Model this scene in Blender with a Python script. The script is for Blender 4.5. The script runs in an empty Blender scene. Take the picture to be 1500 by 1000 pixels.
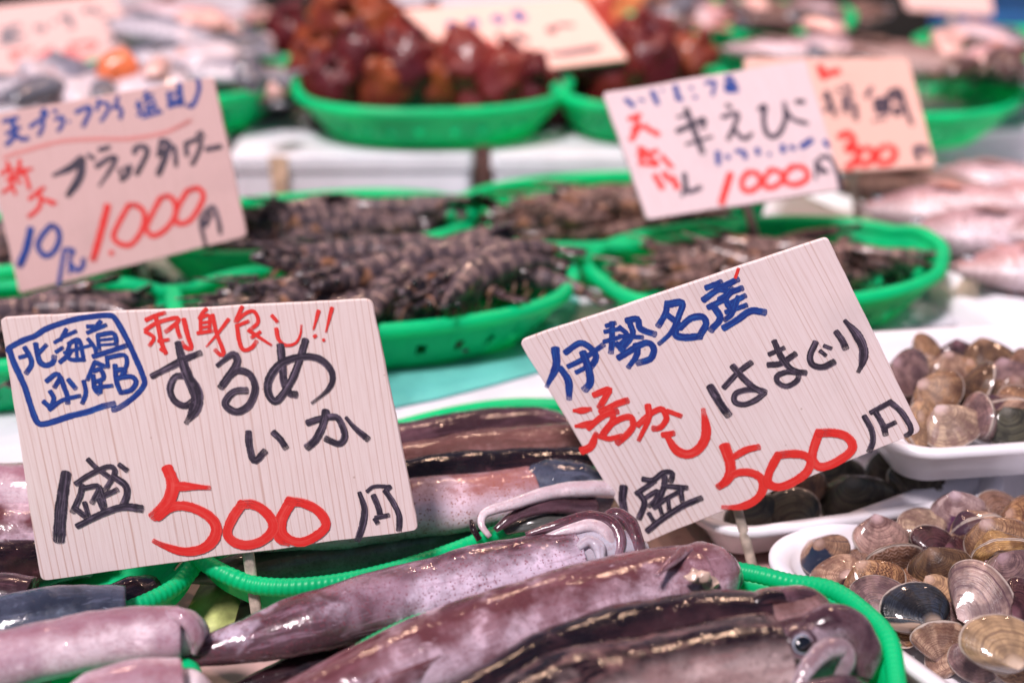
import bpy, math, random
from mathutils import Vector, Matrix, noise

# ------------------------------------------------------------------ camera, light, exposure
sc = bpy.context.scene
PITCH = math.radians(24)
FPX = 50 / 36 * 1500                      # focal length in pixels of the 1500 px wide photograph
CAM = Vector((0, 0, .47))
FW = Vector((0, math.cos(PITCH), -math.sin(PITCH)))
UP = Vector((0, math.sin(PITCH), math.cos(PITCH)))
RT = Vector((1, 0, 0))
cam = bpy.data.cameras.new('camera')
camo = bpy.data.objects.new('camera', cam)
sc.collection.objects.link(camo)
camo.location = CAM
camo.rotation_euler = (math.radians(90) - PITCH, 0, 0)
cam.lens = 50
cam.sensor_width = 36
cam.clip_start = .02
cam.clip_end = 200
cam.dof.use_dof = True
cam.dof.focus_distance = .772
cam.dof.aperture_fstop = 3.0
cam.dof.aperture_blades = 9
sc.camera = camo

W = bpy.data.worlds.new('World')
sc.world = W
W.use_nodes = True
wn = W.node_tree.nodes
sky = wn.new('ShaderNodeTexSky')
sky.sky_type = 'NISHITA'
sky.sun_disc = False
SUN_EL, SUN_AZ = math.radians(60), math.radians(212)      # azimuth clockwise from +Y: low left, behind the camera
sky.sun_elevation = SUN_EL
sky.sun_rotation = SUN_AZ
wn['Background'].inputs['Strength'].default_value = .045
W.node_tree.links.new(sky.outputs[0], wn['Background'].inputs['Color'])

def lamp(name, kind, loc, energy, color, to=None, **kw):
    l = bpy.data.lights.new(name, kind)
    l.energy = energy
    l.color = color
    for k, v in kw.items():
        setattr(l, k, v)
    o = bpy.data.objects.new(name, l)
    sc.collection.objects.link(o)
    o.location = loc
    if to is not None:
        o.rotation_euler = (Vector(to) - Vector(loc)).to_track_quat('-Z', 'Y').to_euler()
    return o

sd = Vector((math.sin(SUN_AZ) * math.cos(SUN_EL), math.cos(SUN_AZ) * math.cos(SUN_EL), math.sin(SUN_EL)))
lamp('sun', 'SUN', sd * 3, 3.6, (1, .87, .89), to=(0, 0, 0), angle=math.radians(10))
# the bare warm bulbs that hang over the stall: they give the sparkling wet highlights
for i, (x, y, z) in enumerate([(-.45, 1.45, 1.05), (.35, 1.35, 1.0), (-.05, 1.95, 1.15), (.95, 1.7, 1.1)]):
    lamp('stall_bulb', 'POINT', (x, y, z), 8, (1, .62, .44), shadow_soft_size=.026)

vs = sc.view_settings
vs.view_transform = 'Standard'
vs.look = 'None'
vs.exposure = .33
vs.gamma = 1
vs.use_curve_mapping = False
sc.render.engine = 'CYCLES'
sc.cycles.use_denoising = True
sc.cycles.max_bounces = 8
sc.cycles.sample_clamp_indirect = 6

# ------------------------------------------------------------------ helpers
rnd = random.Random(7)

def ray(px, py):
    return FW + RT * ((px - 750) / FPX) - UP * ((py - 500) / FPX)

def P(px, py, z):
    """the point of the place at height z that the photograph shows at pixel (px, py)"""
    d = ray(px, py)
    return CAM + d * ((z - CAM.z) / d.z)

def link(o):
    sc.collection.objects.link(o)
    return o

def tag(o, label=None, cat=None, group=None, kind=None):
    if label: o['label'] = label
    if cat: o['category'] = cat
    if group: o['group'] = group
    if kind: o['kind'] = kind
    return o

def thing(name, label, cat, loc=(0, 0, 0), group=None, rot=(0, 0, 0)):
    o = link(bpy.data.objects.new(name, None))
    o.empty_display_size = .02
    o.location = loc
    o.rotation_euler = rot
    return tag(o, label, cat, group)

def make_mesh(name, V, F, mat, uv=None, smooth=True):
    m = bpy.data.meshes.new(name)
    m.from_pydata([tuple(v) for v in V], [], F)
    if mat: m.materials.append(mat)
    if uv:
        l = m.uv_layers.new(name='UVMap')
        d = l.data
        for lp in m.loops:
            d[lp.index].uv = uv[lp.vertex_index]
    if smooth:
        m.polygons.foreach_set('use_smooth', [True] * len(m.polygons))
    m.update()
    return m

def part(name, V, F, mat, parent=None, uv=None, smooth=True, world=True, label=None):
    """one mesh object; V in world coordinates when world, the parent's location is taken off"""
    if parent is not None and world:
        base = parent.location.copy()
        q = parent.parent
        while q is not None:
            base += q.location
            q = q.parent
        V = [Vector(v) - base for v in V]
    o = link(bpy.data.objects.new(name, make_mesh(name, V, F, mat, uv, smooth)))
    if parent is not None: o.parent = parent
    if label: o['label'] = label
    return o

def copy_tree(o, parent=None):
    c = o.copy()
    link(c)
    c.parent = parent
    for ch in o.children:
        copy_tree(ch, c)
    return c

def cr(pts, n):
    """Catmull-Rom through pts, n samples per span"""
    pts = [Vector(p) for p in pts]
    if len(pts) == 2:
        return [pts[0].lerp(pts[1], i / n) for i in range(n + 1)]
    e = [pts[0] * 2 - pts[1]] + pts + [pts[-1] * 2 - pts[-2]]
    out = []
    for i in range(1, len(e) - 2):
        a, b, c, d = e[i - 1], e[i], e[i + 1], e[i + 2]
        for k in range(n):
            t = k / n
            out.append(.5 * ((2 * b) + (c - a) * t + (2 * a - 5 * b + 4 * c - d) * t * t + (3 * b - a - 3 * c + d) * t ** 3))
    out.append(pts[-1])
    return out

def resample(pts, n):
    L = [0]
    for a, b in zip(pts, pts[1:]):
        L.append(L[-1] + (b - a).length)
    out, j = [], 0
    for i in range(n):
        s = L[-1] * i / (n - 1)
        while j < len(L) - 2 and L[j + 1] < s: j += 1
        d = L[j + 1] - L[j]
        out.append(pts[j].lerp(pts[j + 1], 0 if d < 1e-9 else (s - L[j]) / d))
    return out, L[-1]

def frames(pts, up=Vector((0, 0, 1))):
    out = []
    for i, p in enumerate(pts):
        t = (pts[min(i + 1, len(pts) - 1)] - pts[max(i - 1, 0)]).normalized()
        s = t.cross(up)
        if s.length < 1e-4: s = t.cross(Vector((0, 1, 0)))
        s.normalize()
        out.append((t, s, s.cross(t).normalized()))
    return out

def sweep(pts, radii, seg=16, flat=1.0, roll=0, up=Vector((0, 0, 1)), rough=0, freq=60, seed=0, closed_end=True, ripple=None):
    """tube along pts; uv.x = 0 on the back line, 1 on the belly line, uv.y = metres along"""
    fr = frames(pts, up)
    V, F, U = [], [], []
    d = 0
    off = Vector((seed * 3.1, seed * 1.7, seed * .9))
    n = len(pts)
    for i, (p, r) in enumerate(zip(pts, radii)):
        if i: d += (pts[i] - pts[i - 1]).length
        t, s, u = fr[i]
        for k in range(seg):
            a = 2 * math.pi * k / seg
            q = s * math.sin(a) + u * math.cos(a) * flat
            rr = r
            if ripple: rr *= ripple(a, d)
            v = p + q * rr
            if rough and r > 1e-5:
                nn = noise.noise(v * freq + off) * rough + noise.noise(v * freq * 3.1 + off) * rough * .35
                v = v + q * nn * min(1, r / (rough * 5))
            V.append(v)
            b = (a + roll) % (2 * math.pi)
            U.append((1 - abs(b / math.pi - 1), d))
    for i in range(n - 1):
        for k in range(seg):
            k2 = (k + 1) % seg
            F.append((i * seg + k, i * seg + k2, (i + 1) * seg + k2, (i + 1) * seg + k))
    if closed_end:
        F.append(tuple(range(seg))[::-1])
        F.append(tuple((n - 1) * seg + k for k in range(seg)))
    return V, [f[::-1] for f in F], U

def join(*gs):
    V, F, U = [], [], []
    for g in gs:
        b = len(V)
        V += list(g[0])
        F += [tuple(i + b for i in f) for f in g[1]]
        if len(g) > 2: U += list(g[2])
    return V, F, U

def ball(c, r, nu=16, nv=10, sx=1, sy=1, sz=1):
    V, F, U = [], [], []
    c = Vector(c)
    for i in range(nv + 1):
        th = math.pi * i / nv
        for k in range(nu):
            a = 2 * math.pi * k / nu
            V.append(c + Vector((math.sin(th) * math.cos(a) * r * sx, math.sin(th) * math.sin(a) * r * sy, math.cos(th) * r * sz)))
            U.append((k / nu, i / nv))
    for i in range(nv):
        for k in range(nu):
            k2 = (k + 1) % nu
            F.append((i * nu + k, (i + 1) * nu + k, (i + 1) * nu + k2, i * nu + k2))
    return V, F, U

def rrect(hx, hy, r, n=6):
    """rounded rectangle outline, counter-clockwise"""
    out = []
    for cx, cy, a0 in ((hx - r, hy - r, 0), (-hx + r, hy - r, 90), (-hx + r, -hy + r, 180), (hx - r, -hy + r, 270)):
        for i in range(n + 1):
            a = math.radians(a0 + 90 * i / n)
            out.append(Vector((cx + r * math.cos(a), cy + r * math.sin(a), 0)))
    return out

def loft(rings, cap0=True, cap1=True):
    n = len(rings[0])
    V, F = [], []
    for r in rings: V += r
    for i in range(len(rings) - 1):
        for k in range(n):
            k2 = (k + 1) % n
            F.append((i * n + k, i * n + k2, (i + 1) * n + k2, (i + 1) * n + k))
    if cap0: F.append(tuple(range(n))[::-1])
    if cap1: F.append(tuple((len(rings) - 1) * n + k for k in range(n)))
    return V, F

def solid(o, t, offset=0):
    m = o.modifiers.new('thickness', 'SOLIDIFY')
    m.thickness = t
    m.offset = offset
    return o

def bevel(o, w, seg=2):
    m = o.modifiers.new('bevel', 'BEVEL')
    m.width = w
    m.segments = seg
    m.limit_method = 'ANGLE'
    return o

# ------------------------------------------------------------------ material helpers
class NT:
    def __init__(s, name):
        s.m = bpy.data.materials.new(name)
        s.m.use_nodes = True
        s.t = s.m.node_tree
        s.n = s.t.nodes
        s.bsdf = s.n['Principled BSDF']
        s.out = s.n['Material Output']
    def new(s, typ, **kw):
        n = s.n.new(typ)
        for k, v in kw.items():
            if isinstance(k, str) and hasattr(n, k): setattr(n, k, v)
        return n
    def put(s, sock, v):
        if hasattr(v, 'is_output'): s.t.links.new(v, sock)
        else:
            if isinstance(v, tuple) and len(v) == 3 and sock.type == 'RGBA': v = v + (1,)
            sock.default_value = v
    def coord(s, which='Object'):
        return s.new('ShaderNodeTexCoord').outputs[which]
    def sep(s, v):
        n = s.new('ShaderNodeSeparateXYZ'); s.put(n.inputs[0], v)
        return n.outputs
    def comb(s, x, y, z=0.0):
        n = s.new('ShaderNodeCombineXYZ')
        for i, v in enumerate((x, y, z)): s.put(n.inputs[i], v)
        return n.outputs[0]
    def math(s, op, a, b=0.0, c=0.0):
        n = s.new('ShaderNodeMath', operation=op)
        s.put(n.inputs[0], a); s.put(n.inputs[1], b); s.put(n.inputs[2], c)
        return n.outputs[0]
    def noise(s, v, scale, detail=3.0, rough=.55, dist=0.0):
        n = s.new('ShaderNodeTexNoise')
        s.put(n.inputs['Vector'], v); s.put(n.inputs['Scale'], scale)
        s.put(n.inputs['Detail'], detail); s.put(n.inputs['Roughness'], rough); s.put(n.inputs['Distortion'], dist)
        return n.outputs[0]
    def voro(s, v, scale, feature='F1', rand=1.0):
        n = s.new('ShaderNodeTexVoronoi', feature=feature)
        s.put(n.inputs['Vector'], v); s.put(n.inputs['Scale'], scale); s.put(n.inputs['Randomness'], rand)
        return n.outputs
    def ramp(s, v, a, b, lo=0.0, hi=1.0, smooth=True):
        n = s.new('ShaderNodeMapRange')
        n.interpolation_type = 'SMOOTHSTEP' if smooth else 'LINEAR'
        s.put(n.inputs[0], v)
        for i, x in zip((1, 2, 3, 4), (a, b, lo, hi)): s.put(n.inputs[i], x)
        return n.outputs[0]
    def mix(s, f, a, b, mode='MIX'):
        n = s.new('ShaderNodeMix', data_type='RGBA', blend_type=mode)
        s.put(n.inputs[0], f); s.put(n.inputs[6], a); s.put(n.inputs[7], b)
        return n.outputs[2]
    def bump(s, h, strength=.3, dist=.001):
        n = s.new('ShaderNodeBump')
        s.put(n.inputs['Strength'], strength); s.put(n.inputs['Distance'], dist); s.put(n.inputs['Height'], h)
        s.t.links.new(n.outputs[0], s.bsdf.inputs['Normal'])
        return n.outputs[0]
    def set(s, **kw):
        for k, v in kw.items():
            s.put(s.bsdf.inputs[k.replace('_', ' ')], v)
        return s.m

def m_plain(name, col, rough=.5, var=.12, scale=40, bump=0, bscale=200, coat=0):
    t = NT(name)
    c = t.coord()
    n = t.noise(c, scale, 4)
    k = t.ramp(n, .3, .7)
    a = tuple(min(1, x * (1 - var)) for x in col)
    b = tuple(min(1, x * (1 + var)) for x in col)
    t.set(Base_Color=t.mix(k, a, b), Roughness=rough)
    if coat: t.set(Coat_Weight=coat, Coat_Roughness=.08)
    if bump: t.bump(t.noise(c, bscale, 3), bump, .001)
    return t.m

def m_squid(name, pale, dark, mid, edge=.35, amp=.5, dots=.5, dotcol=(.16, .05, .05), patch=22, seed=0, rough=.2, tail=None, streak=.5):
    """wet squid skin: a dark band along the back, blotches, pigment dots"""
    t = NT(name)
    c = t.coord()
    off = t.new('ShaderNodeVectorMath', operation='ADD')
    t.put(off.inputs[0], c); off.inputs[1].default_value = (seed * 1.37, seed * .71, seed * 2.3)
    c = off.outputs[0]
    uv = t.sep(t.coord('UV'))
    n1 = t.noise(c, patch, 5, .6, .3)
    n2 = t.noise(c, patch * 3.2, 4, .6)
    e = t.math('ADD', uv[0], t.math('MULTIPLY', t.math('SUBTRACT', n1, .5), amp))
    e = t.math('ADD', e, t.math('MULTIPLY', t.math('SUBTRACT', n2, .5), amp * .6))
    band = t.ramp(e, edge - .14, edge + .14, 1.0, 0.0)
    blot = t.ramp(n1, .47, .60)
    col = t.mix(t.math('MULTIPLY', blot, .75), pale, mid)
    col = t.mix(t.ramp(n2, .52, .70, 0.0, .6), col, tuple(min(1, x * 1.35) for x in pale))
    col = t.mix(band, col, dark)
    if tail:                                # the pointed half of the body is darker skin
        tn = t.math('ADD', uv[1], t.math('MULTIPLY', t.math('SUBTRACT', n2, .5), .12))
        tn = t.math('SUBTRACT', tn, t.math('MULTIPLY', t.math('SUBTRACT', uv[0], .4), .07))
        col = t.mix(t.ramp(tn, tail - .045, tail + .045, .95, 0.0), col, dark)
    bl3 = t.noise(c, 11, 4, .65, .6)
    col = t.mix(t.ramp(bl3, .52, .62, 0, .6), col, mid)
    sk = t.noise(t.comb(t.math('MULTIPLY', uv[0], 13.0), t.math('MULTIPLY', uv[1], 38.0), seed * 3.0), 1.0, 4, .65, .8)
    col = t.mix(t.ramp(sk, .52, .64, 0, streak), col, mid)
    col = t.mix(t.ramp(sk, .36, .28, 0, streak), col, tuple(min(1, x * 1.3 + .03) for x in pale))
    col = t.mix(t.ramp(bl3, .44, .34, 0, .65), col, tuple(min(.8, x * 1.25 + .02) for x in pale))
    wv = t.noise(c, 140, 4, .7, 1.5)
    col = t.mix(t.ramp(wv, .52, .68, 0, .4), col, dark)
    fine = t.noise(c, 420, 3, .7)
    col = t.mix(t.ramp(fine, .5, .75, 0.0, .4), col, dotcol)
    if dots:
        v = t.voro(c, 520)
        sz = t.math('MULTIPLY_ADD', t.noise(c, 60, 2), .36, .02)
        dd = t.ramp(t.math('SUBTRACT', v['Distance'], sz), -.05, .03, 1.0, 0.0)
        v2 = t.voro(c, 300)
        d2 = t.ramp(v2['Distance'], .12, .24, 1.0, 0.0)
        dd = t.math('MAXIMUM', dd, t.math('MULTIPLY', d2, .7))
        col = t.mix(t.math('MULTIPLY', dd, dots), col, dotcol)
    r = t.ramp(t.noise(c, 130, 3), .35, .7, rough * .6, rough * 1.9)
    t.set(Base_Color=col, Roughness=r, Coat_Weight=1.0, Coat_Roughness=.05, Coat_IOR=1.34, IOR=1.36, Specular_IOR_Level=.25,
          Subsurface_Weight=.18, Subsurface_Radius=(.9, .4, .35), Subsurface_Scale=.003)
    t.bump(t.math('ADD', t.noise(c, 60, 4, .6), t.math('MULTIPLY', n2, .5)), .3, .0018)
    cb = t.new('ShaderNodeBump')
    cb.inputs['Strength'].default_value = .5
    cb.inputs['Distance'].default_value = .0016
    t.put(cb.inputs['Height'], t.math('ADD', t.noise(c, 75, 3, .55), t.math('MULTIPLY', t.noise(c, 330, 2, .5), .5)))
    t.t.links.new(cb.outputs[0], t.bsdf.inputs['Coat Normal'])
    return t.m

def m_green(name, col, tr=.35):
    t = NT(name)
    c = t.coord()
    n = t.noise(c, 18, 3)
    cc = t.mix(t.ramp(n, .3, .7), tuple(x * .85 for x in col), tuple(min(1, x * 1.1) for x in col))
    t.set(Base_Color=cc, Roughness=.38, IOR=1.45)
    t.bump(t.noise(c, 160, 2), .12, .001)
    tl = t.new('ShaderNodeBsdfTranslucent')
    t.put(tl.inputs[0], cc)
    mx = t.new('ShaderNodeMixShader')
    mx.inputs[0].default_value = tr
    t.t.links.new(t.bsdf.outputs[0], mx.inputs[1])
    t.t.links.new(tl.outputs[0], mx.inputs[2])
    t.t.links.new(mx.outputs[0], t.out.inputs[0])
    return t.m

def m_board(name, base, grain, freq=330, seed=0.0, strength=.75):
    """pale planed softwood: fine irregular straight grain along the board's height (uv in metres)"""
    t = NT(name)
    uv = t.sep(t.coord('UV'))
    wob = t.math('MULTIPLY', t.noise(t.comb(t.math('MULTIPLY', uv[0], 12.0), t.math('MULTIPLY', uv[1], 6.0), seed), 1.0, 2), .0035)
    x = t.math('ADD', uv[0], wob)
    ph = t.math('ADD', t.math('MULTIPLY', x, freq), t.math('MULTIPLY', t.noise(t.comb(t.math('MULTIPLY', x, 75.0), seed, 0.0), 1.0, 3), 2.4))
    fr = t.math('FRACT', ph)
    line = t.ramp(fr, .74, .90)
    line = t.math('MULTIPLY', line, t.ramp(fr, .93, 1.0, 1.0, 0.0))
    vary = t.ramp(t.noise(t.comb(t.math('MULTIPLY', x, 90.0), t.math('MULTIPLY', uv[1], 5.0), seed + 4), 1.0, 3), .32, .66, .12, 1.0)
    fib = t.noise(t.comb(t.math('MULTIPLY', x, 1500.0), t.math('MULTIPLY', uv[1], 45.0), seed), 1.0, 3)
    col = t.mix(t.math('MULTIPLY', t.math('MULTIPLY', line, vary), strength), base, grain)
    col = t.mix(t.ramp(fib, .4, .75, 0.0, .22), col, grain)
    st = t.noise(t.comb(t.math('MULTIPLY', uv[0], 20.0), t.math('MULTIPLY', uv[1], 20.0), seed + 9), 1.0, 4)
    col = t.mix(t.ramp(st, .55, .8, 0.0, .6), col, tuple(v * .80 for v in base))
    sp = t.voro(t.comb(uv[0], uv[1], seed), 60)
    col = t.mix(t.ramp(sp['Distance'], .02, .05, .55, 0.0), col, (.33, .2, .13))
    t.set(Base_Color=col, Roughness=.62)
    t.bump(fib, .1, .0003)
    return t.m

def m_ink(name, col, col2, light=.45):
    """brush ink: uv.x across the stroke, uv.y along it (0..1); streaks of the bristles, a darker rim"""
    t = NT(name)
    uv = t.sep(t.coord('UV'))
    ob = t.coord()
    st = t.noise(t.comb(t.math('MULTIPLY', uv[0], 6.0), t.math('MULTIPLY', uv[1], 1.6), t.math('MULTIPLY', t.sep(ob)[0], 30.0)), 1.0, 3, .7)
    k = t.ramp(st, .46, .70, 0.0, light)
    bl = t.noise(ob, 240, 3)
    k = t.math('ADD', k, t.ramp(bl, .5, .8, 0.0, light * .5))
    rim = t.ramp(t.math('ABSOLUTE', t.math('SUBTRACT', uv[0], .5)), .36, .5, 0.0, .35)
    c = t.mix(k, col, col2)
    t.set(Base_Color=c, Roughness=.5)
    # the bristles run dry at the very end of a stroke
    dry = t.ramp(uv[1], .72, 1.0)
    fibre = t.noise(t.comb(t.math('MULTIPLY', uv[0], 11.0), t.math('MULTIPLY', uv[1], 2.0), 3.0), 1.0, 3, .6)
    al = t.ramp(t.math('SUBTRACT', fibre, t.math('MULTIPLY', dry, .30)), .12, .22)
    ragged = t.ramp(t.math('ADD', t.math('ABSOLUTE', t.math('SUBTRACT', uv[0], .5)), t.math('MULTIPLY', t.math('SUBTRACT', t.noise(ob, 900, 2), .5), .16)), .45, .50, 1.0, 0.0)
    t.set(Alpha=t.math('MULTIPLY', al, ragged))
    return t.m
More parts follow.
